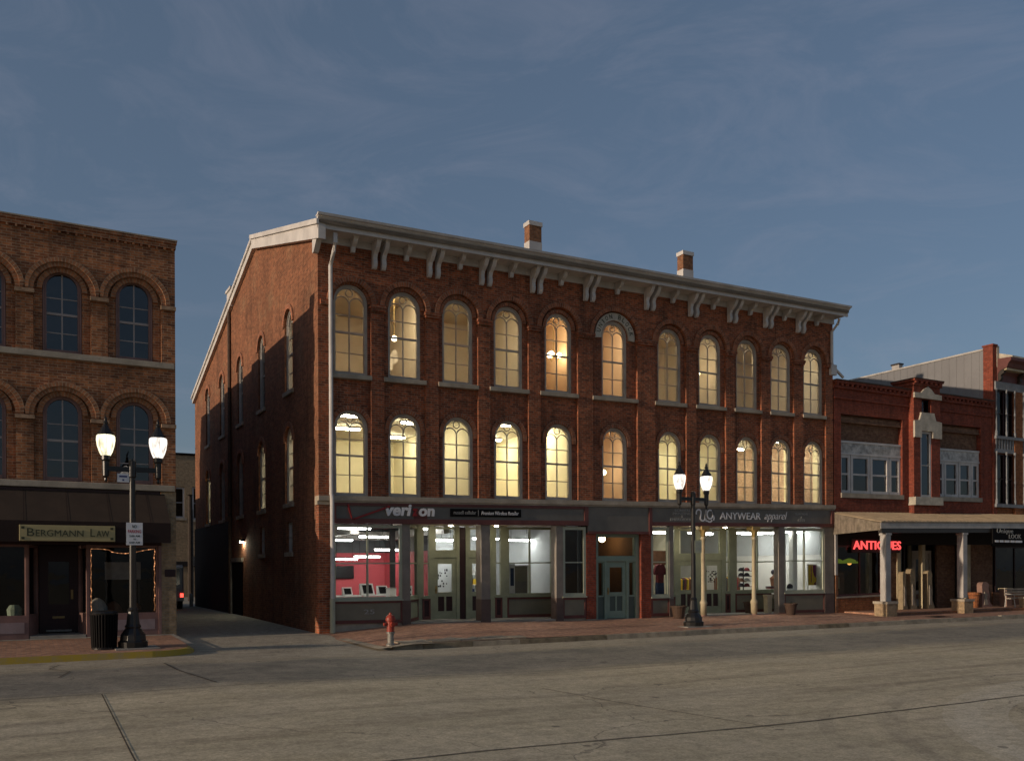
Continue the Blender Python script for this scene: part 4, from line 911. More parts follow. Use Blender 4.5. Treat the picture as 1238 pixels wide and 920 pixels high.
# upper floors
F2a, F2b, F3a, F3b = 4.05, 6.98, 7.35, 11.0
for (x0, x1, d, wl, rt) in ((0.30, 5.62, 8.2, 'wall_cream', None), (5.72, 9.42, 7.0, 'wall_cream', None), (9.52, 12.30, 3.6, 'wall_peach', None), (12.40, 16.30, 6.0, 'wall_cream', None), (16.40, 21.70, 6.0, 'wall_cream', 'brick_room')):
    room(x0, x1, 0.34, d, F2a, F2b, wl, 'ceiling_white' if wl == 'wall_cream' else wl, 'floor_wood', right=rt, left=x0 > 0.31)
B('plaster_pier', 'wall_cream', [(21.60, 21.70, 1.85, 2.35, F2a, F2b - 0.01), (21.60, 21.70, 0.36, 0.72, F2a, F2b - 0.01)])
for (x0, x1, d, wl) in ((0.30, 3.78, 5.0, 'wall_tan'), (3.88, 7.55, 4.2, 'wall_tan'), (7.65, 9.50, 4.0, 'wall_peach'), (9.60, 12.30, 3.4, 'wall_peach'), (12.40, 16.30, 4.0, 'wall_tan'), (16.40, 21.70, 5.0, 'wall_tan')):
    room(x0, x1, 0.34, d, F3a, F3b, wl, wl, 'floor_wood', left=x0 > 0.31)
room(0.30, 3.2, 16.3, 19.6, F2a, F2b, 'wall_cream', 'ceiling_white', 'floor_wood', left=False)
B('front_partition', 'wall_cream', [(0.30, 3.2, 16.24, 16.30, F2a, F2b)])
for u_ in SIDE_W[:2]: B('blind', 'blind_white', [(0.20, 0.21, u_ - 0.33, u_ + 0.33, 2.53, 3.47)])
# light fittings
def strip_light(x, y, z, label, group, mt='tube_cream', L=1.2, w_=0.22, hang=0.0, zc=None):
    p = wz(x, y, z); t = thing('ceiling_light', p, label, 'ceiling light', group)
    m = MB(); m.box(p[0] - L / 2, p[0] + L / 2, p[1] - w_ / 2, p[1] + w_ / 2, p[2] + 0.0, p[2] + 0.05); m.build('housing', 'trim_white', t)
    m = MB(); m.prism([(p[1] - w_ / 2 + 0.02, p[2] - 0.001), (p[1] + w_ / 2 - 0.02, p[2] - 0.001), (p[1] + w_ / 2 - 0.06, p[2] - 0.06), (p[1] - w_ / 2 + 0.06, p[2] - 0.06)], p[0] - L / 2 + 0.02, p[0] + L / 2 - 0.02, 'x'); m.build('diffuser', mt, t)
    if hang:
        m = MB(); m.tube([(p[0] - L * 0.3, p[1], p[2] + 0.05), (p[0] - L * 0.3, p[1], p[2] + hang)], 0.008, 5); m.tube([(p[0] + L * 0.3, p[1], p[2] + 0.05), (p[0] + L * 0.3, p[1], p[2] + hang)], 0.008, 5); m.build('hanger', 'iron', t)
    return t
UG = 'fluorescent lights on the second storey ceilings'
UL = 'cream glowing fluorescent ceiling light seen through a second storey arched window'
for x, y in ((1.5, 1.9), (2.3, 4.6), (4.3, 2.6), (4.6, 6.0), (6.9, 1.7), (7.4, 4.4), (8.7, 2.2), (8.4, 5.2), (13.8, 1.8), (14.8, 3.8), (17.8, 1.6), (18.6, 3.4), (20.4, 1.5), (20.2, 4.0), (1.4, 17.8)):
    strip_light(x, y, F2b - 0.055, UL, UG)
VG = 'fluorescent lights in the red walled shop'
for i, (x, y, z) in enumerate(((3.75, 5.5, 3.12), (2.35, 5.5, 3.0), (4.1, 10.0, 2.36), (5.1, 10.0, 2.46), (6.0, 10.0, 2.74), (6.9, 5.6, 3.0), (6.05, 4.4, 2.98), (8.3, 5.2, 3.05), (8.9, 3.6, 2.95), (2.0, 2.6, 3.3), (4.9, 2.8, 3.3))):
    strip_light(x, y, z, 'white hanging fluorescent light over the red walled phone shop', VG, 'tube_white', 1.15, 0.17, hang=3.6 - z - 0.02)
AG = 'fluorescent lights in the white walled shop'
for i, (x, y, z) in enumerate(((19.4, 2.6, 3.2), (20.6, 3.3, 3.2), (20.2, 2.1, 3.2), (21.0, 1.2, 3.2), (17.4, 5.2, 3.2), (18.0, 3.6, 3.2), (14.8, 2.3, 3.2), (13.6, 2.0, 3.2), (17.0, 2.6, 3.2))):
    strip_light(x, y, z, 'white hanging fluorescent light in the white walled apparel shop', AG, 'tube_white', 1.2, 0.17, hang=3.6 - z - 0.02)
def globe_lamp(name, pts, zc, label, cat, mt, r=0.11, rod=True):
    p0 = pts[0]; p = wz(*p0); g = p[2] - p0[2]; t = thing(name, p, label, cat)
    cx = sum(q[0] for q in pts) / len(pts); cy = sum(q[1] for q in pts) / len(pts)
    m = MB(); zc_ = zc + g; zh = max(q[2] for q in pts) + g
    m.tube([(cx, cy, zc_), (cx, cy, zh - 0.05)], 0.012, 6)
    for q in pts:
        if len(pts) > 1: m.tube([(cx, cy, zh - 0.05), ((cx + q[0]) / 2, (cy + q[1]) / 2, q[2] + g - 0.2), (q[0], q[1], q[2] + g - 0.10)], 0.012, 6)
    m.build('stem', 'gold_paint', t)
    for q in pts: b = MB(); b.ball((q[0], q[1], q[2] + g), r); b.build('globe', mt, t, smooth=True)
    return t
globe_lamp('pendant_lamp', [(11.30, 1.5, 2.92)], 3.5, 'round white globe lamp hanging behind the transom of the green entrance', 'lamp', 'bulb_dim', 0.13)
globe_lamp('pendant_lamp', [(11.72, 2.0, 5.38)], 6.95, 'round warm globe lamp in the peach second storey window above the entrance', 'lamp', 'bulb_dim', 0.11)
globe_lamp('chandelier', [(8.85, 1.2, 9.42), (9.08, 1.45, 9.55), (9.25, 1.2, 9.46)], 10.95, 'three globe chandelier glowing in the fifth top storey window', 'chandelier', 'bulb_warm', 0.10)
globe_lamp('bulb_lamp', [(2.90, 1.2, 9.40)], 10.95, 'bare warm bulb glowing in the second top storey window', 'lamp', 'bulb_warm', 0.09)
globe_lamp('bulb_lamp', [(15.75, 1.2, 9.35)], 10.95, 'small warm bulb glowing in the eighth top storey window', 'lamp', 'bulb_warm', 0.07)
def flush_light(x, y, z, mt, label, r=0.2):
    p = wz(x, y, z); t = thing('flush_ceiling_light', p, label, 'ceiling light', 'round ceiling lights on the upper floors')
    m = MB(); m.lathe(p[0], p[1], [(r, p[2] - 0.05), (r, p[2])], 16); m.build('rim', 'trim_white', t)
    m = MB(); m.lathe(p[0], p[1], [(r * 0.4, p[2] - 0.12), (r * 0.9, p[2] - 0.051)], 16); m.build('bowl', mt, t)
for x, mt_ in ((1.2, 'bulb_soft'), (2.0, 'bulb_soft'), (2.95, 'bulb_soft'), (4.75, 'bulb_soft'), (5.8, 'bulb_soft'), (8.6, 'hall_bulb'), (10.4, 'bulb_soft'), (11.4, 'bulb_soft'), (13.6, 'bulb_soft'), (14.4, 'bulb_soft'), (16.8, 'bulb_soft'), (18.2, 'bulb_soft'), (20.1, 'bulb_soft')):
    flush_light(x, 0.8, F3b, mt_, 'round warm flush ceiling light behind a top storey arched window', 0.28)
for x in (10.2, 11.5): flush_light(x, 0.8, F2b, 'bulb_soft', 'round warm flush ceiling light in the peach stair hall on the second storey', 0.24)
# ------------------------------------------------------------------ signs on the block
def add_text(o, body, x0, x1, z0, z1, y, mt, name='letters', warp=wz, **kw):
    m = text_mesh(body, x0, x1, z0, z1, y, **kw); return m.build(name, mt, o, warp=warp)
s1 = thing('shop_sign', (3.0, -0.06, 3.6), 'white lettered phone shop sign with a thin red check mark on dark fascia', 'sign')
m = MB(); m.ribbon([(0.88, 3.88), (1.02, 3.42), (2.22, 3.83)], 0.055, -0.10, -0.048); m.build('check_mark', 'sign_red', s1, warp=wz)
m = MB(); m.box(3.04, 3.50, -0.055, -0.046, 3.36 + 0.10, 3.76); m.build('red_block', 'maroon', s1, warp=wz)
add_text(s1, 'veri', 2.07, 2.95, 3.545, 3.90, -0.10, 'letter_white', bold=0.035, shear=0.15, extrude=0.05)
add_text(s1, 'z', 2.98, 3.16, 3.545, 3.78, -0.10, 'sign_red', bold=0.035, shear=0.1, extrude=0.05)
add_text(s1, 'on', 3.20, 3.74, 3.54, 3.79, -0.10, 'letter_white', bold=0.035, shear=0.1, extrude=0.05)
s2 = thing('retailer_plate', (5.6, -0.06, 3.6), 'long black plate with small white lettering right of the phone shop name', 'sign')
m = MB(); m.box(4.30, 6.92, -0.075, -0.047, 3.545, 3.79); m.build('plate', 'dark', s2, warp=wz)
add_text(s2, 'russell cellular', 4.42, 5.22, 3.62, 3.73, -0.085, 'letter_grey', extrude=0.008); add_text(s2, 'Premium Wireless Retailer', 5.42, 6.82, 3.61, 3.72, -0.085, 'letter_white', shear=0.2, bold=0.01, extrude=0.008)
m = MB(); m.box(5.30, 5.315, -0.08, -0.075, 3.58, 3.76); m.build('divider', 'letter_grey', s2, warp=wz)
s3 = thing('shop_sign', (17, -0.06, 3.6), 'pale apparel shop name in capitals and script on the dark right hand fascia', 'sign')
add_text(s3, 'ANYWEAR', 15.72, 17.84, 3.56, 3.80, -0.062, 'letter_white', extrude=0.015)
add_text(s3, 'apparel', 18.06, 19.28, 3.49, 3.84, -0.062, 'letter_white', shear=0.35, bold=-0.012, extrude=0.015)
def script(o, pts, wd=0.05):
    m = MB(); m.ribbon(pts, wd, -0.064, -0.047); m.build('monogram', 'letter_white', o, warp=wz)
script(s3, arc(14.66, 3.76, 0.12, 200, 20) + [(14.74, 3.55)] + arc(14.86, 3.62, 0.12, 210, 330, 8) + [(15.04, 3.86)])
script(s3, arc(15.22, 3.72, 0.15, 60, 400, 16) + [(15.42, 3.60), (15.40, 3.52)]); script(s3, [(15.02, 3.86), (14.98, 3.62), (15.02, 3.50)] + arc(15.20, 3.60, 0.14, 230, 330, 6))
for body, xa, xb, za in (('SCREEN', 13.50, 14.22, 3.80), ('PRINTING', 13.42, 14.30, 3.69), ('&', 13.83, 13.90, 3.60), ('EMBROIDERY', 13.30, 14.42, 3.49), ('TEAM WEAR', 19.72, 20.45, 3.73), ('&', 20.05, 20.12, 3.62), ('GIFTS', 19.90, 20.28, 3.51)):
    add_text(s3, body, xa, xb, za, za + 0.085, -0.058, 'letter_grey', extrude=0.01)
em = thing('bulkhead_emblem', (1.56, -0.03, 0.6), 'small grey number plate lettering on the dark panel under the red walled window', 'emblem')
add_text(em, '25', 1.40, 1.74, 0.56, 0.70, -0.012, 'letter_grey', extrude=0.01)

# ------------------------------------------------------------------ things in the shop windows
F = 0.27
def solid(name, label, cat, parts, loc, group=None):
    """parts: (name, material, MB)"""
    t = thing(name, loc, label, cat, group)
    for n_, mt, mb, *sm_ in parts:
        mb.v = [(p[0], p[1], p[2] - 0.0100 * min(p[0], 22)) if p[2] <= 0.33 else p for p in mb.v]   # the floor follows the grade
        if n_ in ('legs', 'doors', 'easel', 'frame') and len(mb.v) % 8 == 0 and len(mb.v) > 8:
            for q_ in range(len(mb.v) // 8):
                k_ = MB(); k_.add(mb.v[q_ * 8:q_ * 8 + 8], [[j - q_ * 8 for j in f] for f in mb.f[q_ * 6:q_ * 6 + 6]]); k_.build({'legs': 'leg', 'doors': 'door', 'easel': 'easel_leg', 'frame': 'frame_bar'}[n_], mt, t)
        else: mb.build(n_, mt, t, smooth=bool(sm_))
    return t
def bx(*bs):
    m = MB()
    for b in bs: m.box(*b)
    return m
solid('wall_television', 'black wall mounted television on the red wall', 'television', [('screen', 'screen_off', bx((4.29, 5.09, 11.78, 11.83, 1.55, 2.06))), ('bezel', 'dark', bx((4.26, 5.12, 11.80, 11.835, 1.52, 2.09))), ('bracket', 'iron', bx((4.6, 4.8, 11.836, 11.9, 1.7, 1.9)))], (4.7, 11.8, 1.5))
def device_desk(x0, x1, y, label):
    m = bx((x0, x1, y, y + 0.6, 0.84, 0.89)); l = [('top', 'wall_white', m)]
    for xx in (x0 + 0.03, x1 - 0.09):
        for yy in (y + 0.03, y + 0.51): l.append(('leg', 'trim_grey', bx((xx, xx + 0.06, yy, yy + 0.06, 0.27, 0.84))))
    return solid('display_table', label, 'table', l, ((x0 + x1) / 2, y + 0.3, 0.27))
device_desk(3.1, 4.15, 8.0, 'white display table at the left of the red walled shop'); device_desk(4.3, 5.6, 8.2, 'white display table left of the black column in the phone shop')
def display_unit(x, y, z, label, s=1.0):
    m = MB(); m.prism([(y, z), (y + 0.3 * s, z), (y + 0.34 * s, z + 0.42 * s), (y + 0.26 * s, z + 0.46 * s)], x - 0.28 * s, x + 0.28 * s, 'x')
    k = MB(); k.prism([(y - 0.012, z + 0.08 * s), (y - 0.002, z + 0.06 * s), (y + 0.20 * s, z + 0.38 * s), (y + 0.19 * s, z + 0.40 * s)], x - 0.2 * s, x + 0.2 * s, 'x')
    solid('phone_display', label, 'phone display', [('stand', 'wall_white', m), ('screen', 'screen_off', k)], (x, y, z))
display_unit(3.65, 8.2, 0.89, 'small white sloped phone display on the leftmost table', 0.7); display_unit(4.55, 8.35, 0.89, 'larger white phone display with dark screen below the television')
display_unit(5.2, 8.35, 0.89, 'white phone display nearest the black column', 0.8)
solid('poster_stand', 'white cabinet standing left of the black column', 'cabinet', [('body', 'wall_white', bx((4.30, 4.55, 5.3, 5.7, 0.27, 1.2))), ('top', 'trim_grey', bx((4.28, 4.57, 5.28, 5.72, 1.2, 1.23)))], (4.4, 5.5, 0.27))
solid('poster_stand', 'white cabinet with dark slots standing right of the black column', 'cabinet', [('body', 'wall_white', bx((4.85, 5.2, 5.3, 5.7, 0.27, 1.3))), ('slots', 'dark', bx((4.9, 5.15, 5.285, 5.299, 0.9, 1.0), (4.9, 5.15, 5.285, 5.299, 1.1, 1.2)))], (5.0, 5.5, 0.27))
solid('poster_board', 'dark grey display board standing in the two pane window', 'display board', [('panel', 'grey_green', bx((8.30, 8.92, 3.0, 3.05, 0.85, 2.02))), ('frame', 'wall_white', bx((8.26, 8.30, 2.99, 3.06, 0.4, 2.06), (8.92, 8.96, 2.99, 3.06, 0.4, 2.06), (8.30, 8.92, 2.995, 3.055, 2.02, 2.06))), ('feet', 'trim_grey', bx((8.2, 9.02, 2.85, 3.2, 0.27, 0.40))), ('lower_panel', 'fascia', bx((8.36, 8.86, 2.97, 2.998, 0.9, 1.45)))], (8.6, 3.0, 0.27))
solid('poster', 'white and blue poster left of the grey display board', 'poster', [('sheet', 'sign_white', bx((7.75, 8.05, 2.4, 2.42, 1.02, 2.1))), ('print', 'cloth_blue', bx((7.86, 8.0, 2.385, 2.399, 1.3, 1.95))), ('easel', 'trim_grey', bx((7.75, 7.79, 2.43, 2.46, 0.27, 2.0), (8.01, 8.05, 2.43, 2.46, 0.27, 2.0)))], (7.9, 2.4, 0.27))
def paper(x0, x1, z0, z1, y, label, dark=True, seed=1):
    rnd = random.Random(seed); m = bx((x0, x1, y, y + 0.006, z0, z1)); k = MB()
    nx_, nz_ = 6, 9
    for i in range(nx_):
        for j in range(nz_):
            if rnd.random() < 0.42 and j < 7:
                a = x0 + (x1 - x0) * (i + 0.1) / nx_; c_ = z0 + (z1 - z0) * (j + 0.15) / nz_
                k.box(a, a + (x1 - x0) / nx_ * rnd.uniform(0.5, 1.0), y - 0.004, y - 0.0005, c_, c_ + (z1 - z0) / nz_ * rnd.uniform(0.4, 0.9))
    solid('door_decal', label, 'decal', [('print', 'cloth_dark', k)], ((x0 + x1) / 2, y, z0))
paper(4.50, 4.86, 1.30, 2.10, 1.38, 'dark printed decal on the glass of the left shop door', seed=3)
paper(16.27, 16.85, 1.34, 1.96, 1.40, 'dark rows of lettering on the glass of the right shop door', seed=5)
def shirt(name, label, x, y, z, mt, w_=0.62, h_=0.85, stand=True, pants=None):
    P = [(-0.24, 0), (0.24, 0), (0.25, 0.55), (0.36, 0.40), (0.50, 0.52), (0.30, 0.86), (0.10, 0.92), (0.0, 0.87), (-0.10, 0.92), (-0.30, 0.86), (-0.50, 0.52), (-0.36, 0.40), (-0.25, 0.55)]
    m = MB(); m.prism([(x + px * w_, z + pz * h_) for px, pz in P], y - 0.07, y + 0.07, 'y'); l = [('shirt', mt, m)]
    if pants:
        q = MB(); q.prism([(x - 0.17, z - 0.55), (x - 0.02, z - 0.55), (x, z - 0.15), (x + 0.02, z - 0.55), (x + 0.17, z - 0.55), (x + 0.16, z + 0.02), (x - 0.16, z + 0.02)], y - 0.06, y + 0.06, 'y'); l.append(('trousers', pants, q))
    s = MB(); s.tube([(x, y, F), (x, y, z + 0.95 * h_)], 0.02, 6); s.lathe(x, y, [(0.18, F), (0.18, F + 0.03), (0.02, F + 0.05)], 12); l.append(('stand', 'iron', s))
    return solid(name, label, 'clothes display', l, (x, y, F))
shirt('clothes_display', 'dark red shirt over blue trousers in the left apparel window', 13.62, 1.0, 1.36, 'cloth_red', 0.6, 0.78, pants='cloth_blue')
solid('dark_screen', 'dark backdrop panel above the red shirt', 'panel', [('panel', 'cloth_brown', bx((14.15, 15.1, 2.2, 2.24, 2.05, 2.62))), ('legs', 'iron', bx((14.18, 14.22, 2.2, 2.24, 0.27, 2.05), (15.02, 15.06, 2.2, 2.24, 0.27, 2.05)))], (14.6, 2.2, 0.27))
# hat rack
l = []
m = MB(); m.tube([(19.05, 2.2, 0.30), (19.05, 2.2, 1.95)], 0.025, 8); m.lathe(19.05, 2.2, [(0.22, 0.27), (0.22, 0.30), (0.03, 0.33)], 14); l.append(('stand', 'iron', m))
cols = ['cloth_dark', 'cloth_red', 'cloth_brown', 'cloth_white', 'cloth_dark', 'cloth_dark']; q = 0
t = thing('cap_rack', (19.05, 2.2, 0.27), 'rack stacked with dark caps in the middle apparel window', 'rack'); l[0][2].build('stand', 'iron', t)
for z in (1.12, 1.34, 1.56, 1.78):
    for dx in (-0.17, 0.15):
        c = MB(); c.lathe(19.05 + dx, 2.15, [(0.125, z), (0.12, z + 0.06), (0.09, z + 0.12), (0.03, z + 0.15)], 10); c.box(19.05 + dx - 0.09, 19.05 + dx + 0.09, 1.92, 2.06, z - 0.005, z + 0.02); c.build('cap', cols[q % 6], t); q += 1
# mannequin bust
m = MB(); m.lathe(20.84, 2.2, [(0.15, 1.02), (0.14, 1.15), (0.18, 1.40), (0.19, 1.48), (0.08, 1.56), (0.055, 1.60)], 14); h = MB(); h.ball((20.84, 2.2, 1.70), 0.085, 12, sz=1.25); hr = MB(); hr.ball((20.82, 2.23, 1.73), 0.105, 12, sz=1.1); s = MB(); s.tube([(20.84, 2.2, 0.27), (20.84, 2.2, 1.05)], 0.03, 8); s.lathe(20.84, 2.2, [(0.2, 0.27), (0.2, 0.3), (0.03, 0.32)], 12)
solid('mannequin_bust', 'dark haired mannequin bust in a brown top near the right pier', 'mannequin', [('torso', 'cloth_brown', m, 1), ('head', 'skin', h, 1), ('wig', 'cloth_dark', hr, 1), ('stand', 'iron', s)], (20.84, 2.2, 0.27))
m = MB(); m.ball((20.11, 0.6, 1.13), 0.13, 12); m2 = MB(); m2.lathe(20.11, 0.6, [(0.09, 0.97), (0.13, 1.02), (0.12, 1.06)], 10)
B('display_shelf', 'wall_white', [(19.22, 21.40, 0.15, 0.75, 0.93, 0.985)]); 
solid('topiary_ball', 'small dark ball ornament in a white cup on the right window shelf', 'ornament', [('ball', 'cloth_dark', m, 1), ('cup', 'wall_white', m2, 1)], (20.11, 0.6, 0.98))
# purple and yellow banner
m = bx((21.20, 21.86, 0.62, 0.64, 1.18, 2.02)); y1_ = MB(); y1_.prism([(21.20, 1.18), (21.52, 1.18), (21.60, 1.34), (21.80, 1.24), (21.84, 1.42), (21.56, 1.52), (21.46, 1.74), (21.44, 2.02), (21.20, 2.02)], 0.600, 0.619, 'y'); 
k = bx((21.33, 21.37, 0.592, 0.599, 1.3, 2.0), (21.52, 21.62, 0.592, 0.599, 1.22, 1.28)); s = bx((21.16, 21.90, 0.61, 0.65, 2.02, 2.06), (21.18, 21.21, 0.62, 0.65, 0.98, 2.02))
solid('banner', 'purple and yellow patterned banner hanging in the right apparel window', 'banner', [('cloth', 'cloth_purple', m), ('yellow_pattern', 'cloth_yellow', y1_), ('print', 'cloth_purple', k), ('rail', 'trim_white', s)], (21.5, 0.6, 0.98))
B('display_shelf', 'cream', [(17.8, 20.2, 1.45, 1.9, 0.93, 0.985)])
solid('folded_shirts', 'pile of folded shirts on the recessed apparel window shelf', 'shirts', [('shirt', ['cloth_white', 'cloth_red', 'cloth_dark'][i], bx((20.0 - 0.01 * i, 20.35 - 0.01 * i, 1.55, 1.85, 0.99 + 0.05 * i, 1.035 + 0.05 * i))) for i in range(3)], (20.1, 1.7, 0.985))

cl = ['cloth_blue', 'cloth_white', 'cloth_red', 'cloth_dark', 'cloth_yellow', 'cloth_brown']
def clothes_rail(x, y, L_, label, seed, z=1.55):
    rnd = random.Random(seed); t = thing('clothes_rail', (x, y, 0.27 - 0.0105 * x), label, 'clothes rail', 'clothes rails in the apparel shop'); zf = 0.27 - 0.0105 * x
    m = MB(); m.tube([(x - L_ / 2, y, zf), (x - L_ / 2, y, z), (x + L_ / 2, y, z), (x + L_ / 2, y, zf)], 0.018, 6); m.build('rail', 'galvanised', t)
    k = x - L_ / 2 + 0.08
    while k < x + L_ / 2 - 0.06:
        m = MB(); d = rnd.uniform(0.18, 0.24); h_ = rnd.uniform(0.6, 0.85)
        m.prism([(y - 0.05, z - 0.04), (y + 0.05, z - 0.04), (y + d, z - 0.12), (y + d * 0.9, z - h_), (y - d * 0.9, z - h_), (y - d, z - 0.12)], k, k + rnd.uniform(0.03, 0.05), 'x'); m.build('garment', cl[rnd.randrange(6)], t); k += rnd.uniform(0.06, 0.10)
clothes_rail(16.9, 3.6, 1.3, 'rail of mixed garments behind the right apparel shop door', 3)
clothes_rail(20.0, 4.2, 1.4, 'rail of garments at the back of the recessed apparel window', 8)
def wall_shelf(x, y, z, L_, label, seed):
    rnd = random.Random(seed); t = thing('wall_shelf', (x, y, z), label, 'shelf', 'stocked shelves in the shops')
    for q in range(3):
        bx((x - L_ / 2, x + L_ / 2, y, y + 0.28, z + q * 0.42, z + q * 0.42 + 0.03)).build('board', 'wall_white', t)
        k = x - L_ / 2 + 0.05
        while k < x + L_ / 2 - 0.18:
            w_ = rnd.uniform(0.10, 0.2); bx((k, k + w_, y + 0.04, y + 0.24, z + q * 0.42 + 0.031, z + q * 0.42 + 0.03 + rnd.uniform(0.08, 0.28))).build('stock', cl[rnd.randrange(6)], t); k += w_ + rnd.uniform(0.03, 0.12)
    bx((x - L_ / 2 - 0.03, x - L_ / 2, y, y + 0.3, z - 0.5, z + 1.2), (x + L_ / 2, x + L_ / 2 + 0.03, y, y + 0.3, z - 0.5, z + 1.2)).build('side', 'wall_white', t)
wall_shelf(2.6, 11.5, 0.85, 1.4, 'stocked white shelf at the back left of the red walled shop', 2)
wall_shelf(7.9, 6.1, 0.85, 1.0, 'stocked white shelf on the white partition behind the shop doors', 4)
wall_shelf(13.1, 3.0, 0.8, 0.9, 'stocked shelf behind the red shirt in the left apparel window', 6)

# ------------------------------------------------------------------ street furniture
def street_lamp(x, y, z, label, gmats, sign=False):
    t = thing('street_lamp', (x, y, z), label, 'street lamp', 'twin globe street lamps'); im = 'iron'
    m = MB(); m.lathe(x, y, [(0.33, z), (0.34, z + 0.14), (0.29, z + 0.18), (0.28, z + 0.30), (0.20, z + 0.42), (0.17, z + 0.46), (0.19, z + 0.50), (0.15, z + 0.56), (0.125, z + 0.80), (0.12, z + 0.86)], 12); m.build('base', im, t)
    m = MB(); m.lathe(x, y, [(0.115, z + 0.86), (0.125, z + 0.90), (0.085, z + 0.96), (0.065, z + 4.05), (0.085, z + 4.08), (0.085, z + 4.46), (0.06, z + 4.50)], 14); m.build('pole', im, t, smooth=False)
    m = MB(); m.box(x - 0.56, x + 0.56, y - 0.045, y + 0.045, z + 4.20, z + 4.31); m.build('arm', im, t)
    for s_, gm in ((-0.58, gmats[0]), (0.58, gmats[1])):
        m = MB(); m.lathe(x + s_, y, [(0.015, z + 3.93), (0.035, z + 3.98), (0.03, z + 4.03), (0.07, z + 4.08), (0.075, z + 4.42), (0.10, z + 4.46), (0.10, z + 4.56)], 12); h = m.build('holder', im, t)
        m = MB(); m.lathe(x + s_, y, [(0.105, z + 4.56), (0.145, z + 4.64), (0.188, z + 4.78), (0.208, z + 4.93), (0.205, z + 5.01), (0.18, z + 5.05)], 18); m.build('globe', gm, t, smooth=True)
        m = MB(); m.lathe(x + s_, y, [(0.195, z + 5.04), (0.165, z + 5.10), (0.09, z + 5.22), (0.05, z + 5.30), (0.06, z + 5.34), (0.03, z + 5.38), (0.035, z + 5.43), (0.006, z + 5.50)], 14); m.build('cap', im, t)
        # caged ribs of the globe
        m = MB()
        for k_ in range(8):
            a = 2 * math.pi * k_ / 8; m.tube([(x + s_ + r_ * math.cos(a), y + r_ * math.sin(a), z + zz) for r_, zz in ((0.108, 4.56), (0.148, 4.64), (0.191, 4.78), (0.211, 4.93), (0.19, 5.04))], 0.004, 4)
        m.build('globe_ribs', 'galvanised', t)
    return t
Lx, Ly, Lz = -5.45, -2.98, 0.075
street_lamp(Lx, Ly, Lz, 'black twin globe street lamp by the yellow kerb in front of the law office', ('globe_lit_green', 'globe_lit'))
Rx, Ry, Rz = 11.95, -2.90, walk_z(11.95, -2.9)
street_lamp(Rx, Ry, Rz, 'black twin globe street lamp on the pavement before the apparel shop', ('globe_lit', 'globe_lit'))
tag(bx((Lx - 0.42, Lx + 0.55, Ly - 0.50, Ly + 0.42, 0.0, Lz + 0.004)).build('lamp_footing', 'concrete'), kind='structure'); tag(bx((Rx - 0.62, Rx + 0.45, Ry - 0.45, Ry + 0.45, -0.25, Rz + 0.006)).build('lamp_footing', 'concrete'), kind='structure')
t = thing('small_sign', (Lx - 0.22, Ly - 0.06, Lz + 4.03), 'small white plate with blue lettering under the left lamp arm', 'sign')
bx((Lx - 0.335, Lx - 0.075, Ly - 0.03, Ly - 0.02, 4.02, 4.22)).build('plate', 'sign_white', t); bx((Lx - 0.29, Lx - 0.12, Ly - 0.034, Ly - 0.0305, 4.135, 4.175), (Lx - 0.225, Lx - 0.185, Ly - 0.034, Ly - 0.0305, 4.05, 4.09)).build('print', 'letter_blue', t)
def parking_sign(x, y, z0, zc, w_, h_, label, lines, mt='sign_white', post=True):
    t = thing('parking_sign', (x, y, z0), label, 'sign')
    bx((x - w_ / 2, x + w_ / 2, y - 0.012, y - 0.004, zc - h_ / 2, zc + h_ / 2)).build('plate', mt, t, bevel=0.0)
    for body, fx0, fx1, fz0, fz1, lm in lines:
        mm = text_mesh(body, x - w_ / 2 + fx0 * w_, x - w_ / 2 + fx1 * w_, zc - h_ / 2 + fz0 * h_, zc - h_ / 2 + fz1 * h_, y - 0.0145, bold=0.02, extrude=0.002); mm.build('lettering', lm, t)
    if post: bx((x - 0.022, x + 0.022, y, y + 0.02, z0, zc + h_ / 2 + 0.1)).build('post', 'iron_brown', t)
    else: bx((x - 0.10, x + 0.02, y - 0.003, y + 0.03, zc - 0.03, zc + 0.03)).build('clamp', 'iron', t)
parking_sign(Lx + 0.01, Ly - 0.30, Lz, 2.78, 0.36, 0.53, 'white no parking sign on a thin post in front of the left lamp', [('NO', 0.36, 0.64, 0.76, 0.90, 'letter_dark'), ('PARKING', 0.1, 0.9, 0.54, 0.68, 'letter_red'), ('2:00 AM', 0.18, 0.82, 0.36, 0.45, 'letter_dark'), ('TO', 0.42, 0.58, 0.22, 0.30, 'letter_dark'), ('6:00 AM', 0.18, 0.82, 0.07, 0.16, 'letter_dark')])
parking_sign(Rx + 0.12, Ry - 0.10, Rz + 2.4, Rz + 2.66, 0.30, 0.42, 'small pale parking plate fixed to the right lamp pole', [('2 HR', 0.2, 0.8, 0.60, 0.82, 'letter_grey'), ('PARKING', 0.1, 0.9, 0.25, 0.42, 'letter_grey')], mt='sage_pale', post=False)
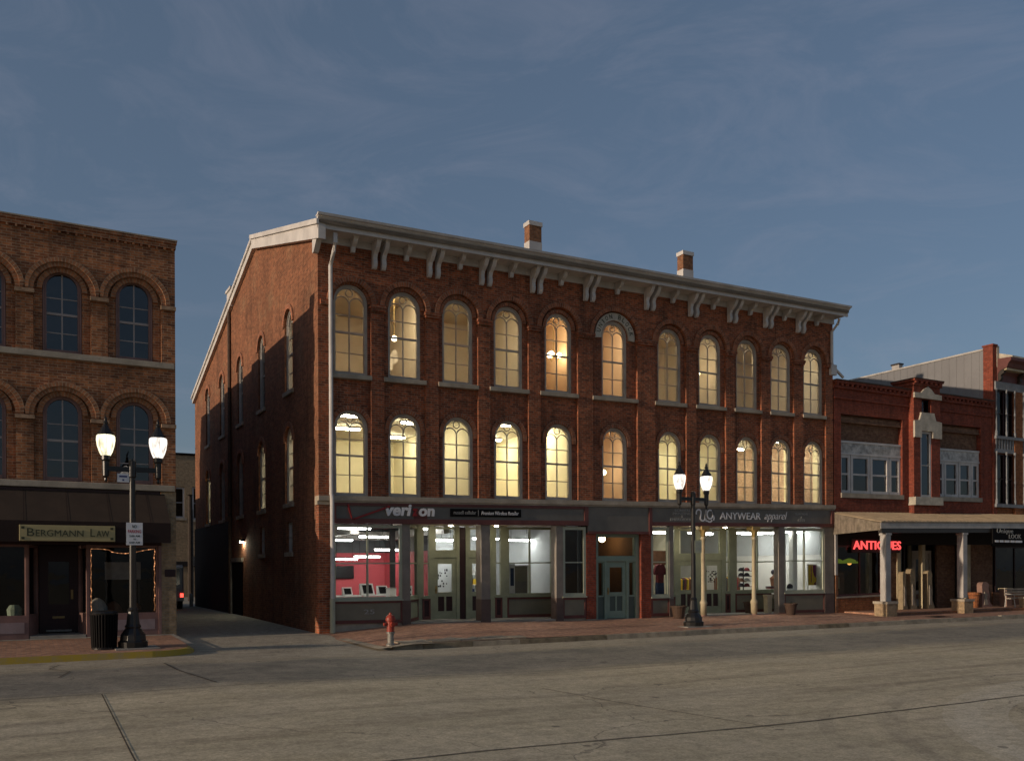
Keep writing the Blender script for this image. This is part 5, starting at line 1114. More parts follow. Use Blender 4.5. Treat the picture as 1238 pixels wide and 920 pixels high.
# hydrant
hx, hy = 0.80, -3.78; hz = walk_z(hx, hy) + 0.01
t = thing('fire_hydrant', (hx, hy, hz), 'faded red fire hydrant on a grey stem at the kerb', 'hydrant')
m = MB(); m.lathe(hx, hy, [(0.12, hz - 0.05), (0.12, hz + 0.017), (0.085, hz + 0.042), (0.085, hz + 0.299), (0.12, hz + 0.307), (0.12, hz + 0.340), (0.085, hz + 0.349)], 14); m.build('stem', 'galvanised', t)
m = MB(); m.lathe(hx, hy, [(0.10, hz + 0.349), (0.095, hz + 0.622), (0.13, hz + 0.631), (0.13, hz + 0.664), (0.125, hz + 0.714), (0.095, hz + 0.772), (0.045, hz + 0.805), (0.04, hz + 0.847), (0.02, hz + 0.855)], 16); m.build('barrel', 'hydrant_red', t)
for a in ((-1, 0), (1, 0), (0, -1)):
    m = MB(); L_ = 0.19 if a[1] == 0 else 0.2; r0 = 0.05 if a[1] == 0 else 0.068
    m.tube([(hx, hy, hz + 0.548), (hx + a[0] * L_ * 0.75, hy + a[1] * L_ * 0.75, hz + 0.548)], r0 * 0.85, 10); m.tube([(hx + a[0] * L_ * 0.7, hy + a[1] * L_ * 0.7, hz + 0.548), (hx + a[0] * L_, hy + a[1] * L_, hz + 0.548)], r0, 6); m.build('nozzle_cap', 'hydrant_red', t)
gx_, gy_ = 24.1, -3.35; gz_ = walk_z(gx_, gy_)
t = thing('drain_grate', (gx_, gy_, gz_), 'dark iron drain grate set in the pavement right of the first porch post', 'grate')
bx((gx_ - 0.5, gx_ + 0.5, gy_ - 0.3, gy_ + 0.3, gz_ - 0.05, gz_ + 0.012)).build('frame', 'iron_brown', t)
for q_ in range(9): bx((gx_ - 0.44 + q_ * 0.1, gx_ - 0.38 + q_ * 0.1, gy_ - 0.26, gy_ + 0.26, gz_ + 0.0125, gz_ + 0.022)).build('bar', 'dark', t)
# bin
bx_, by_ = -6.08, -2.95; bz = lwalk_z(bx_, by_) + 0.003
t = thing('litter_bin', (bx_, by_, bz), 'black slatted steel litter bin on the brick pavement by the left lamp', 'litter bin')
m = MB()
for k_ in range(28):
    a = 2 * math.pi * k_ / 28; m.tube([(bx_ + r_ * math.cos(a), by_ + r_ * math.sin(a), bz + zz) for r_, zz in ((0.255, 0.03), (0.275, 0.45), (0.285, 0.82))], 0.022, 4)
m.build('slats', 'dark', t)
m = MB(); m.lathe(bx_, by_, [(0.245, bz + 0.02), (0.255, bz + 0.80), (0.22, bz + 0.80)], 20); m.build('liner', 'dark', t)
m = MB(); m.lathe(bx_, by_, [(0.27, bz), (0.27, bz + 0.05), (0.25, bz + 0.05)], 20); m.build('base_ring', 'iron', t)
m = MB(); m.lathe(bx_, by_, [(0.30, bz + 0.81), (0.31, bz + 0.85), (0.29, bz + 0.88), (0.20, bz + 0.90), (0.17, bz + 0.875), (0.165, bz + 0.83)], 20); m.build('rim', 'iron', t)
# planters
def planter(x, y, z, label, mt, r=0.27, h_=0.44):
    t = thing('planter', (x, y, z), label, 'planter', 'plant pots outside the apparel shop')
    m = MB(); m.lathe(x, y, [(r * 0.68, z), (r * 0.95, z + h_ * 0.86), (r * 1.08, z + h_ * 0.87), (r * 1.1, z + h_), (r * 0.95, z + h_), (r * 0.9, z + h_ * 0.85)], 18); m.build('pot', mt, t)
    m = MB(); m.lathe(x, y, [(0.01, z + h_ * 0.84), (r * 0.9, z + h_ * 0.86)], 18); m.build('soil', 'soil', t)
    m = MB(); rnd = random.Random(int(x * 10))
    for k_ in range(26):
        a = rnd.uniform(0, 6.28); d = rnd.uniform(0, r * 0.7); hh = rnd.uniform(0.05, 0.16); px, py = x + d * math.cos(a), y + d * math.sin(a); lx, ly = rnd.uniform(-.05, .05), rnd.uniform(-.05, .05)
        m.add([(px - 0.012, py, z + h_ * 0.86), (px + 0.012, py, z + h_ * 0.86), (px + lx, py + ly, z + h_ * 0.86 + hh)], [(0, 1, 2)])
    m.build('dry_stems', 'plant', t)
planter(13.30, -0.50, walk_z(13.3, -0.5), 'round brown plant pot left of the right street lamp', 'rust', 0.28, 0.46)
planter(17.72, 0.45, 0.107, 'dark plant pot inside the entry beside the second slender column', 'terracotta', 0.25, 0.46)
planter(19.05, -0.45, walk_z(19.05, -0.45), 'dark plant pot against the right apparel window', 'terracotta', 0.25, 0.46)
# ================================================================== THE LAW OFFICE BUILDING ON THE LEFT
law = thing('law_office_building', (-9, 6, 0.1), 'brown brick law office building with round hooded dark windows and a brown awning', 'building')
LC = [-5.04 - 1.77 * i for i in range(6)]; LX0 = -15.0
def LB(name, mats, boxes, bevel=0.0): 
    for b in boxes:
        m = MB(); m.box(*b); o = m.build(name, mats, law, bevel=bevel)
    return o
LY = 0.25
lb_edges = [-4.0] + [(-4.155 - 1.77 * (i + 1)) for i in range(5)] + [LX0]
m = MB()
for i, c in enumerate(LC):
    x1, x0 = lb_edges[i], lb_edges[i + 1]; r = 0.68
    m.cell(x0, x1, 4.2, 11.0, [(c - r, c + r, 4.27, 5.98 + r, True), (c - r, c + r, 7.66, 9.25 + r, True)], LY, LY + 0.13)
m.build('facade', 'brick_law', law)
m = MB()
for c in LC: m.cell(c - 0.75, c + 0.75, 4.2, 10.6, [(c - 0.47, c + 0.47, 4.30, 6.56, True), (c - 0.47, c + 0.47, 7.68, 9.88, True)], LY + 0.128, LY + 0.30)
m.build('wall', 'brick_law', law)
for c in LC:
    for z in (5.98, 9.25):
        m = MB(); m.strip(arc(c, z, 0.90), arc(c, z, 0.79), LY - 0.12, LY + 0.001); m.strip(arc(c, z, 0.788), arc(c, z, 0.68), LY - 0.06, LY + 0.001); m.strip(arc(c, z + 0.08, 0.60), arc(c, z + 0.08, 0.475), LY + 0.06, LY + 0.129); m.build('hood_mould', 'brick_law_arch', law)
for c in LC:
    for z in (5.98, 9.25):
        m = MB(); m.box(c + 0.66, c + 1.11, LY - 0.13, LY + 0.1, z - 0.12, z - 0.02) if c != LC[0] else m.box(c + 0.66, -3.995, LY - 0.13, LY + 0.1, z - 0.12, z - 0.02)
        m.build('impost', 'brick_law_arch', law)
LB('stone_course', 'stone', [(LX0, -4.03, LY - 0.10, LY + 0.28, 7.50, 7.66), (LX0, -4.03, LY - 0.10, LY + 0.28, 4.10, 4.27)], 0.015)
for i, c in enumerate(LC[:4]):
    for zb, H in ((7.68, 2.20), (4.30, 2.26)):
        arched_window(law, 0.92, H, LY + 0.17, 'mauve', 'glass_blue', tracery=False, pale='muntin_pale', tf=lambda x, y, z, c=c, zb=zb: (c + x, y, zb + z), ft=0.09)
# parapet with corbel table, side walls, dark interior, roof
m = MB(); m.box(LX0, -3.98, LY - 0.07, LY + 0.35, 10.86, 10.98); m.box(LX0, -3.96, LY - 0.10, LY + 0.36, 10.98, 11.06)
x = LX0 + 0.1
while x < -4.1: m.box(x, x + 0.055, LY - 0.075, LY + 0.0, 10.80, 10.859); x += 0.20
m.build('parapet', 'brick_law', law)
m = MB(); m.box(LX0, -3.945, LY - 0.12, LY + 0.38, 11.062, 11.10); m.build('coping', 'stone', law)
LB('side_wall', 'brick_base', [(-4.28, -4.0, LY + 0.355, 3.2, -0.1, 10.78), (-4.28, -4.0, 3.2, 8.5, -0.1, 10.62), (-4.28, -4.0, 8.5, 14.0, -0.1, 10.40), (-4.28, -4.0, 14.0, 19.35, -0.1, 10.25), (LX0, -4.28, 19.05, 19.35, -0.1, 10.25), (LX0 - 0.3, LX0, LY + 0.36, 19.35, -0.1, 10.5)])
LB('side_front', 'brick_law', [(-4.28, -3.998, LY + 0.003, LY + 0.354, -0.1, 10.86)])
LB('roof', 'roof_felt', [(LX0, -4.28, LY + 0.36, 19.05, 10.0, 10.1)])
LB('rear_wing', 'brick_side', [(LX0, -4.02, 19.36, 24.0, -0.1, 6.35)])
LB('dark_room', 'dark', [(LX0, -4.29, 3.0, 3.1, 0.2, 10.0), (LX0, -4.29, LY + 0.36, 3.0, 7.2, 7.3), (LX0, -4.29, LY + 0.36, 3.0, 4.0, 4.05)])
# awning: sloping cloth, valance, end cheek
m = MB(); AX0, AX1 = -15.0, -4.30
m.add([(AX0, LY - 0.02, 4.02), (AX1, LY - 0.02, 4.02), (AX1, -0.92, 3.17), (AX0, -0.92, 3.17), (AX0, LY - 0.02, 3.98), (AX1, LY - 0.02, 3.98), (AX1, -0.90, 3.14), (AX0, -0.90, 3.14)], [(0, 3, 2, 1), (4, 5, 6, 7), (0, 1, 5, 4), (2, 3, 7, 6), (1, 2, 6, 5), (0, 4, 7, 3)])
aw = m.build('awning', 'awning', law)
m = MB(); m.box(AX0, AX1, -0.925, -0.90, 2.64, 3.168); m.prism([(LY - 0.02, 2.72), (LY - 0.02, 4.0), (-0.90, 3.15), (-0.90, 2.66)], AX1 - 0.025, AX1 - 0.002, 'x'); m.build('valance', 'awning_dark', aw)
m = MB(); x = -14.6
while x < -4.5: m = MB(); m.add([(x, LY - 0.02, 4.03), (x + 0.02, LY - 0.02, 4.03), (x + 0.02, -0.93, 3.178), (x, -0.93, 3.178)], [(0, 3, 2, 1)]); m.build('awning_seam', 'awning_dark', aw); x += 0.98
sg = thing('hanging_sign', (-6.75, -0.95, 2.86), 'cream law office board with dark green capitals on the brown awning', 'sign')
bx((-7.83, -5.66, -0.975, -0.93, 2.66, 3.06)).build('board', 'sign_cream', sg, bevel=0.01)
for body, xa, xb, zt in (('B', -7.66, -7.50, 2.98), ('ERGMANN', -7.47, -6.40, 2.94), ('L', -6.24, -6.13, 2.98), ('AW', -6.10, -5.80, 2.94)):
    text_mesh(body, xa, xb, 2.78, zt, -0.984, bold=0.0, extrude=0.008).build('lettering', 'letter_dark', sg)
m = MB()
for xx in (-7.75, -5.74):
    for zz in (2.73, 2.99): m.box(xx - 0.035, xx + 0.035, -0.982, -0.976, zz - 0.03, zz + 0.03)
m.build('corner_ornament', 'letter_dark', sg)
# shopfront
LB('storefront_lintel', 'maroon_dark', [(LX0, -4.42, LY - 0.02, LY + 0.2, 2.60, 4.09)])
LB('brick_pier', 'brick_tan', [(-4.385, -4.0, LY - 0.02, LY + 0.002, -0.05, 4.09)])
LB('pier_trim', 'mauve', [(-4.46, -4.386, LY - 0.03, LY + 0.15, 0.1, 2.6)]); LB('plaque', 'maroon_dark', [(-4.30, -4.02, LY - 0.04, LY - 0.021, 1.74, 1.94)])
def lawwin(x0, x1, mull=()):
    rect_window(law, x0, x1, 0.70, 2.60, LY + 0.02, 'mauve', 'glass_shop', mull=mull, name='shop_window', t=0.06)
    o = LB('bulkhead', 'mauve', [(x0, x1, LY, LY + 0.12, 0.08, 0.698)]); q = bx((x0 + 0.1, x1 - 0.1, LY - 0.012, LY - 0.001, 0.30, 0.58)); q.build('bulkhead_panel', 'mauve_pale', o)
lawwin(-6.26, -4.46); lawwin(-9.5, -7.62); lawwin(-13.0, -10.4)
tf, l = angled(-7.62, LY + 0.02, -7.38, LY + 0.95)
m = MB(tf); m.box(0, l, 0, 0.08, 0.08, 0.698); m.build('bulkhead', 'mauve', law); rect_window(law, 0.0, l, 0.70, 2.6, 0.0, 'mauve', 'glass_shop', tf=tf, name='shop_window')
tf, l = angled(-6.42, LY + 0.95, -6.26, LY + 0.02)
m = MB(tf); m.box(0, l, 0, 0.08, 0.08, 0.698); m.build('bulkhead', 'mauve', law); rect_window(law, 0.0, l, 0.70, 2.6, 0.0, 'mauve', 'glass_shop', tf=tf, name='shop_window')
LB('entry_step', 'concrete', [(-7.6, -6.28, LY, LY + 1.2, 0.0, 0.22)]); LB('door_frame', 'maroon_dark', [(-7.36, -7.28, LY + 0.95, LY + 1.05, 0.2, 2.6), (-6.5, -6.42, LY + 0.95, LY + 1.05, 0.2, 2.6), (-7.28, -6.5, LY + 0.95, LY + 1.05, 2.38, 2.6)])
d = panel_door(law, -7.28, -6.5, 0.24, 2.38, LY + 0.97, 'maroon_dark', 'maroon_dark', gmat='glass_dark', glass_from=0.36)
bx((-7.05, -6.75, LY + 0.955, LY + 0.968, 0.62, 0.68)).build('letter_slot', 'gold_paint', d); bx((-7.20, -6.58, LY + 0.95, LY + 0.968, 0.26, 0.31)).build('kick_plate', 'galvanised', d)
# rope light round the right window
rp = []
zt = 2.50; xa, xb = -6.15, -4.56; yy = LY + 0.045
for i in range(22): rp.append((xa + 0.012 * math.sin(i * 2.1), yy, 0.82 + (zt - 0.82) * i / 21))
for i in range(1, 26):
    q = i / 25; sag = -0.10 * math.sin(math.pi * q) * (1 if q > 0.3 else 0.5); rp.append((xa + (xb - xa) * q, yy, zt + sag + 0.02 * math.sin(q * 9)))
for i in range(1, 22): rp.append((xb + 0.012 * math.sin(i * 1.7), yy, zt - (zt - 0.80) * i / 21))
m = MB(); m.tube(rp, 0.010, 6); tag(m.build('rope_light', 'rope_light', loc=(xa, yy, 0.8)), 'glowing orange rope light strung around the law office window', 'rope light')
# dim things inside that window
m = MB(); m.lathe(-5.95, 1.0, [(0.30, 0.72), (0.27, 0.9), (0.16, 1.08), (0.05, 1.16)], 12); tag(m.build('draped_cushion', 'cloth_white', loc=(-5.95, 1.0, 0.72)), 'pale draped cushion at the left of the rope lit window', 'cushion')
m = MB(); m.lathe(-5.55, 1.1, [(0.25, 0.72), (0.24, 0.86), (0.13, 1.0), (0.05, 1.06)], 12); tag(m.build('draped_cushion', 'cloth_brown', loc=(-5.55, 1.1, 0.72)), 'brown draped cushion beside the pale one in the rope lit window', 'cushion')
solid('notice_board', 'grey notice board behind the rope lit window', 'notice board', [('panel', 'cloth_white', bx((-5.70, -4.75, 1.8, 1.85, 1.66, 2.16))), ('legs', 'iron', bx((-5.68, -5.64, 1.8, 1.85, 0.2, 1.66), (-4.81, -4.77, 1.8, 1.85, 0.2, 1.66)))], (-5.2, 1.8, 0.2))
LB('window_shelf', 'maroon_dark', [(-6.2, -4.5, 0.45, 1.5, 0.66, 0.715), (-9.4, -7.7, 0.45, 1.5, 0.66, 0.715)])
m = MB(); m.lathe(-7.95, 0.9, [(0.16, 0.72), (0.18, 0.9), (0.12, 1.0), (0.1, 1.02)], 12); tag(m.build('vase', 'teal', loc=(-7.95, 0.9, 0.72)), 'green vase in the window left of the law office door', 'vase')
m = MB(); m.ball((-4.95, 1.1, 0.86), 0.14, 10); tag(m.build('round_ornament', 'cloth_brown', loc=(-4.95, 1.1, 0.72)), 'round brown ornament at the right of the rope lit window', 'ornament')

# ================================================================== ALLEY AND WHAT STANDS BEHIND IT
tan = thing('tan_brick_building', (2, 42, 0), 'tan brick building closing the far end of the alley', 'building')
m = MB(); wins = [(1.55, 2.36, 5.62, 7.80), (2.86, 3.7, 5.52, 7.85), (-1.6, -0.7, 5.6, 7.8)]
xs_ = [-14, -1.0 - 0.1, 0.4, 2.6, 14]
m.cell(-14, -0.2, -0.2, 10.05, [(-1.6, -0.7, 5.6, 7.8, False)], 40, 40.3); m.cell(-0.2, 2.6, -0.2, 10.05, [(1.55, 2.36, 5.62, 7.80, False)], 40, 40.3); m.cell(2.6, 14, -0.2, 10.05, [(2.86, 3.7, 5.52, 7.85, False)], 40, 40.3)
m.box(-14, 14, 40.301, 48, -0.2, 10.0); m.build('wall', 'brick_tan', tan)
bx((-14.05, 14.05, 39.92, 40.4, 10.05, 10.2)).build('coping', 'dark', tan)
for (a, b, z0, z1), gm in zip(wins, ('glass_dark', 'glass_blue', 'glass_dark')):
    o = rect_window(tan, a, b, z0, z1, 40.12, 'trim_white', gm, rails=((z0 + z1) / 2,), t=0.12, sill=(a - 0.1, b + 0.1, 39.9, 40.2, z0 - 0.16, z0 - 0.002))
bx((-14, 14, 39.9, 39.99, 2.2, 2.55)).build('dark_band', 'black_wall', tan)
LBm = lambda name, mt, boxes, par: bx(*boxes).build(name, mt, par)
# deep shade of the lower alley wall put in as a black panel, door, wall lamp
bx((-0.035, -0.003, 12.75, 21.40, -0.1, 4.0)).build('shade_panel', 'black_wall', main)
o = bx((-0.03, -0.004, 10.38, 12.30, -0.05, 2.25)).build('alley_door', 'dark', main); bx((-0.09, -0.004, 12.30, 12.46, -0.05, 2.30)).build('door_frame', 'stone', o); bx((-0.09, -0.004, 10.26, 12.30, 2.252, 2.42)).build('door_lintel', 'stone', o)
t = thing('wall_lamp', (-0.05, 10.15, 2.9), 'small lit wall lamp beside the alley door', 'wall lamp')
m = MB(); m.prism([(10.0, 3.05), (10.3, 3.05), (10.26, 3.14), (10.04, 3.14)], -0.22, -0.003, 'x'); m.build('hood', 'iron', t)
m = MB(); m.prism([(10.06, 3.0), (10.24, 3.0), (10.25, 3.048), (10.05, 3.048)], -0.16, -0.04, 'x'); m.build('lens', 'wall_pack', t)
# van
vx, vy, vz = -2.02, 18.0, ground_z(-2, 18)
t = thing('parked_van', (vx, vy + 2, vz), 'grey van with a red tail light lit, half hidden in the dark alley', 'van')
m = MB(); W_ = 0.92
prof = [(vy, vz + 0.42), (vy + 0.02, vz + 1.0), (vy + 0.12, vz + 1.95), (vy + 0.3, vz + 2.05), (vy + 3.0, vz + 2.05), (vy + 3.7, vz + 1.2), (vy + 4.5, vz + 1.05), (vy + 4.6, vz + 0.42)]
m.prism(prof, vx - W_, vx + W_, 'x'); m.build('body', 'van_paint', t, bevel=0.05)
m = MB(); m.prism([(vy + 0.025, vz + 1.15), (vy + 0.105, vz + 1.85), (vy + 0.095, vz + 1.85), (vy + 0.012, vz + 1.15)], vx - 0.75, vx + 0.75, 'x'); m.build('rear_window', 'screen_off', t)
bx((vx - W_, vx + W_, vy - 0.10, vy + 0.05, vz + 0.38, vz + 0.56)).build('bumper', 'trim_grey', t)
bx((vx - 0.25, vx + 0.25, vy - 0.012, vy + 0.01, vz + 0.68, vz + 0.80)).build('number_plate', 'sign_white', t)
for s_, mt in ((-1, 'letter_red'), (1, 'tail_red')): bx((vx + s_ * 0.84 - 0.07, vx + s_ * 0.84 + 0.07, vy - 0.02, vy + 0.05, vz + 0.52, vz + 0.74)).build('tail_light', mt, t)
for s_ in (-1, 1):
    for yy in (vy + 0.8, vy + 3.7):
        m = MB(); m.lathe(0, 0, [(0.20, -0.1), (0.33, -0.1), (0.34, -0.05), (0.34, 0.05), (0.33, 0.1), (0.2, 0.1)], 16); m.v = [(vx + s_ * 0.86 + p[2], yy + p[0], vz + 0.335 + p[1]) for p in m.v]; wl = m.build('wheel', 'tyre', t)
        m = MB(); m.lathe(0, 0, [(0.02, -0.105), (0.2, -0.105), (0.2, 0.105), (0.02, 0.105)], 12); m.v = [(vx + s_ * 0.86 + p[2], yy + p[0], vz + 0.335 + p[1]) for p in m.v]; m.build('rim', 'galvanised', wl)
# pole and bollard
t = thing('utility_pole', (1.12, 30, 0.0), 'dark wooden utility pole behind the alley', 'pole')
m = MB(); m.tube([(1.12, 30, -0.2), (1.12, 30, 6.4)], [0.16, 0.12], 10); m.build('shaft', 'wood_pole', t); bx((1.24, 1.42, 29.9, 30.1, 2.2, 2.75)).build('meter_box', 'galvanised', t); bx((1.0, 1.24, 29.85, 30.15, 6.4, 6.46)).build('cap', 'iron', t)
m = MB(); m.tube([(1.28, 30, 0.0), (1.28, 30, 5.6)], 0.03, 6); m.build('conduit', 'galvanised', t)
t = thing('bollard', (-0.34, 20.6, ground_z(-.3, 20)), 'short pale bollard at the back corner of the alley', 'bollard'); m = MB(); m.lathe(-0.34, 20.6, [(0.09, 0.0), (0.09, 0.70), (0.05, 0.76)], 12); m.build('post', 'cream_grey', t); m = MB(); m.lathe(-0.34, 20.6, [(0.093, 0.52), (0.093, 0.62)], 12); m.build('band', 'letter_grey', t)
# ================================================================== THE ANTIQUES SHOP BUILDING
ant = thing('antiques_building', (27.5, 5, 0), 'low red brick antiques shop with two banks of white windows and stone trimmed pier', 'building')
def wr(x, y, z): return (x, y, z + (0.012 if z < 9 else 0.004) * (x - 22))
def AB(name, mats, boxes, bevel=0.0, parent=None):
    for b in boxes:
        m = MB(); m.box(*b); o = m.build(name, mats, parent or ant, warp=wr, bevel=bevel)
    return o
AY = 0.0
m = MB()
for x0, x1, a, b in ((22.06, 26.85, 22.50, 26.42), (28.66, 32.9, 28.72, 32.05)):
    m.cell(x0, x1, 4.25, 9.45, [(a, b, 4.85, 8.40, False)], AY, AY + 0.24)
m.build('facade', 'brick_red', ant, warp=wr)
AB('brick_infill', 'brick_brown', [(22.45, 26.47, 0.22, 0.35, 7.28, 8.45), (28.67, 32.1, 0.22, 0.35, 7.28, 8.45)])
AB('corbel_table', 'brick_brown', [(22.51, 26.41, 0.06, 0.219, 8.06, 8.12), (28.73, 32.04, 0.06, 0.219, 8.06, 8.12), (22.51, 26.41, 0.10, 0.218, 8.12, 8.30), (28.73, 32.04, 0.10, 0.218, 8.12, 8.30)])
for (x0, x1) in ((22.06, 26.83), (28.68, 32.88)):
    m = MB(); m.box(x0, x1, -0.10, 0.3, 9.46, 9.56); m.box(x0, x1, -0.16, 0.3, 9.66, 9.76); x = x0 + 0.05
    while x < x1 - 0.15: m.box(x, x + 0.13, -0.14, 0.3, 9.56, 9.659); x += 0.30
    m.box(x0, x1, -0.05, 0.3, 9.45, 9.4601); m.box(x0, x1, -0.06, -0.001, 9.02, 9.10)
    m.build('cornice', 'brick_red', ant, warp=wr)
AB('coping', 'rust', [(22.06, 26.83, -0.19, 0.35, 9.762, 9.81), (28.68, 32.88, -0.19, 0.35, 9.762, 9.81)])
for (a, b, ms) in ((22.50, 26.42, (23.2, 24.43, 25.66)), (28.72, 32.05, (29.45, 30.5, 31.45))):
    AB('transom_board', 'weathered_white', [(a, b, 0.10, 0.22, 6.72, 7.285)])
    o = AB('transom_battens', 'trim_white', [(a, b, 0.07, 0.099, 7.20, 7.29), (a, b, 0.07, 0.099, 6.70, 6.78)])
    e = [a] + list(ms) + [b]
    for i in range(4):
        rect_window(ant, e[i] + 0.02, e[i + 1] - 0.02, 5.06, 6.70, 0.10, 'trim_white', 'glass_sky', rails=(5.88,), t=0.13, d=0.11, warp=wr, mt=0.10)
        AB('blind', 'blind', [(e[i] + 0.14, e[i + 1] - 0.14, 0.245, 0.255, 5.88, 6.60)])
    AB('sill', 'stone', [(a - 0.03, b + 0.03, -0.06, 0.22, 4.86, 5.06)])
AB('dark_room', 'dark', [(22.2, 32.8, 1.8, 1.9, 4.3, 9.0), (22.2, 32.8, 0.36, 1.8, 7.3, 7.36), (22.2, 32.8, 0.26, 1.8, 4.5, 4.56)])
# centre pier
PX0, PX1 = 26.85, 28.66; pc = 27.72
m = MB(); m.cell(PX0, PX1, 4.25, 10.06, [(27.30, 28.06, 4.98, 7.92, False), (27.40, 28.04, 8.72, 9.40, False)], -0.26, 0.1); m.add([(PX0, -0.26, 4.25), (PX0, 0.1, 4.25), (PX0, 0.6, 10.06), (PX0, -0.26, 10.06)], [(0, 1, 2, 3)]); m.add([(PX1, -0.26, 4.25), (PX1, 0.1, 4.25), (PX1, 0.6, 10.06), (PX1, -0.26, 10.06)], [(0, 3, 2, 1)])
m.box(PX0 + 0.001, PX1 - 0.001, 0.101, 0.75, 9.4, 10.05); pier = m.build('centre_pier', 'brick_red', ant, warp=wr)
m = MB(); m.box(PX0 - 0.06, PX1 + 0.06, -0.34, 0.80, 9.98, 10.06); m.box(PX0 - 0.10, PX1 + 0.10, -0.40, 0.85, 10.16, 10.24); x = PX0
while x < PX1 - 0.1: m.box(x, x + 0.16, -0.39, 0.84, 10.06, 10.159); x += 0.33
m.build('pier_cap', 'brick_red', pier, warp=wr); AB('coping', 'rust', [(PX0 - 0.12, PX1 + 0.12, -0.42, 0.87, 10.242, 10.28)], parent=pier)
m = MB(); m.prism([(PX0 - 0.03, 9.42), (PX1 + 0.03, 9.42), (PX1 + 0.03, 9.64), (28.2, 9.66), (27.98, 9.84), (27.74, 9.96), (27.5, 9.84), (27.28, 9.66), (PX0 - 0.03, 9.64)], -0.34, -0.255, 'y'); m.build('stone_pediment', 'stone_pale', pier, warp=wr)
m = MB(); m.prism([(PX0 - 0.03, 7.62), (27.30, 7.62), (27.30, 7.62 + 0.30), (28.06, 7.62 + 0.30), (28.06, 7.62), (PX1 + 0.03, 7.62), (PX1 + 0.03, 8.36), (28.3, 8.40), (28.18, 8.66), (28.18, 8.74), (27.26, 8.74), (27.26, 8.66), (27.15, 8.40), (PX0 - 0.03, 8.36)], -0.34, -0.255, 'y'); m.build('stone_lintel', 'stone_pale', pier, warp=wr)
AB('sill', 'stone_pale', [(PX0 - 0.05, PX1 + 0.05, -0.38, 0.0, 4.62, 4.98)], parent=pier)
rect_window(ant, 27.30, 28.06, 4.98, 7.92, -0.235, 'trim_white', 'glass_sky', rails=(6.4,), t=0.10, warp=wr); rect_window(ant, 27.40, 28.04, 8.72, 9.40, -0.12, 'dark', 'glass_dark', t=0.06, warp=wr)
AB('blind', 'blind', [(27.40, 27.96, -0.10, -0.09, 5.1, 7.80)])
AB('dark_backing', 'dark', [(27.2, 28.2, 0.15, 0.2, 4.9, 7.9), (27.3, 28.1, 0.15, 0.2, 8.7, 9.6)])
# roof of the antiques building, green felt slope behind its parapet
m = MB(); m.prism([(0.3, 9.55), (0.3, 9.62), (7.0, 10.75), (16.0, 10.9), (16.0, 9.0), (0.3, 9.0)], 22.1, 32.86, 'x'); m.build('roof', 'roof_green', ant)
# ground floor under the canopy
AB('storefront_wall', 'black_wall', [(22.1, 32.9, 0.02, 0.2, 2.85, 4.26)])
AB('brick_dado', 'brick_orange', [(22.12, 25.15, -0.05, 0.12, -0.2, 0.62)]); AB('dado_cap', 'stone', [(22.12, 25.15, -0.08, 0.14, 0.622, 0.69)])
AB('brick_pier', 'brick_base', [(22.08, 22.22, -0.06, 0.3, -0.2, 4.25)])
rect_window(ant, 22.22, 25.05, 0.69, 2.86, 0.04, 'maroon', 'glass_shop', mull=(23.7,), t=0.09, name='shop_window', warp=wr)
AB('shop_post', 'cream', [(24.42, 24.62, 0.18, 0.36, 0.6, 2.86), (26.05, 26.28, 0.0, 0.2, -0.1, 2.85), (27.75, 27.95, 0.0, 0.2, -0.1, 2.85), (30.95, 31.2, -0.02, 0.2, -0.1, 2.85)])
AB('side_panel', 'brick_brown', [(25.05, 26.05, 0.05, 0.15, -0.1, 2.85), (31.2, 33.0, 0.06, 0.16, -0.1, 2.85), (29.6, 30.95, 0.6, 0.7, -0.1, 2.85)])
AB('shop_back_wall', 'wall_brown', [(22.3, 32.8, 4.5, 4.6, -0.1, 4.2)])
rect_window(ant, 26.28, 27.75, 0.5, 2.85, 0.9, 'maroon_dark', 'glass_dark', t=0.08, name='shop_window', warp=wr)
panel_door(ant, 28.25, 29.35, 0.05, 2.45, 0.85, 'stone', 'brick_brown', gmat='glass_dark', warp=wr, glass_from=0.3)
AB('door_frame', 'stone', [(28.12, 28.25, 0.8, 0.95, 0.0, 2.6), (29.35, 29.48, 0.8, 0.95, 0.0, 2.6), (28.25, 29.35, 0.803, 0.947, 2.45, 2.6)])
rect_window(ant, 28.0, 28.12, 0.6, 2.85, 0.85, 'cream', 'glass_dark', t=0.02, name='sidelight', warp=wr)
m = MB(); m.box(22.55, 36, -2.15, -0.09, -0.3, 0.07); tag(m.build('porch_floor', 'pavers'), kind='structure'); bx((22.54, 36, -2.18, -2.151, -0.3, 0.055)).build('porch_edge', 'brick_base', ant)
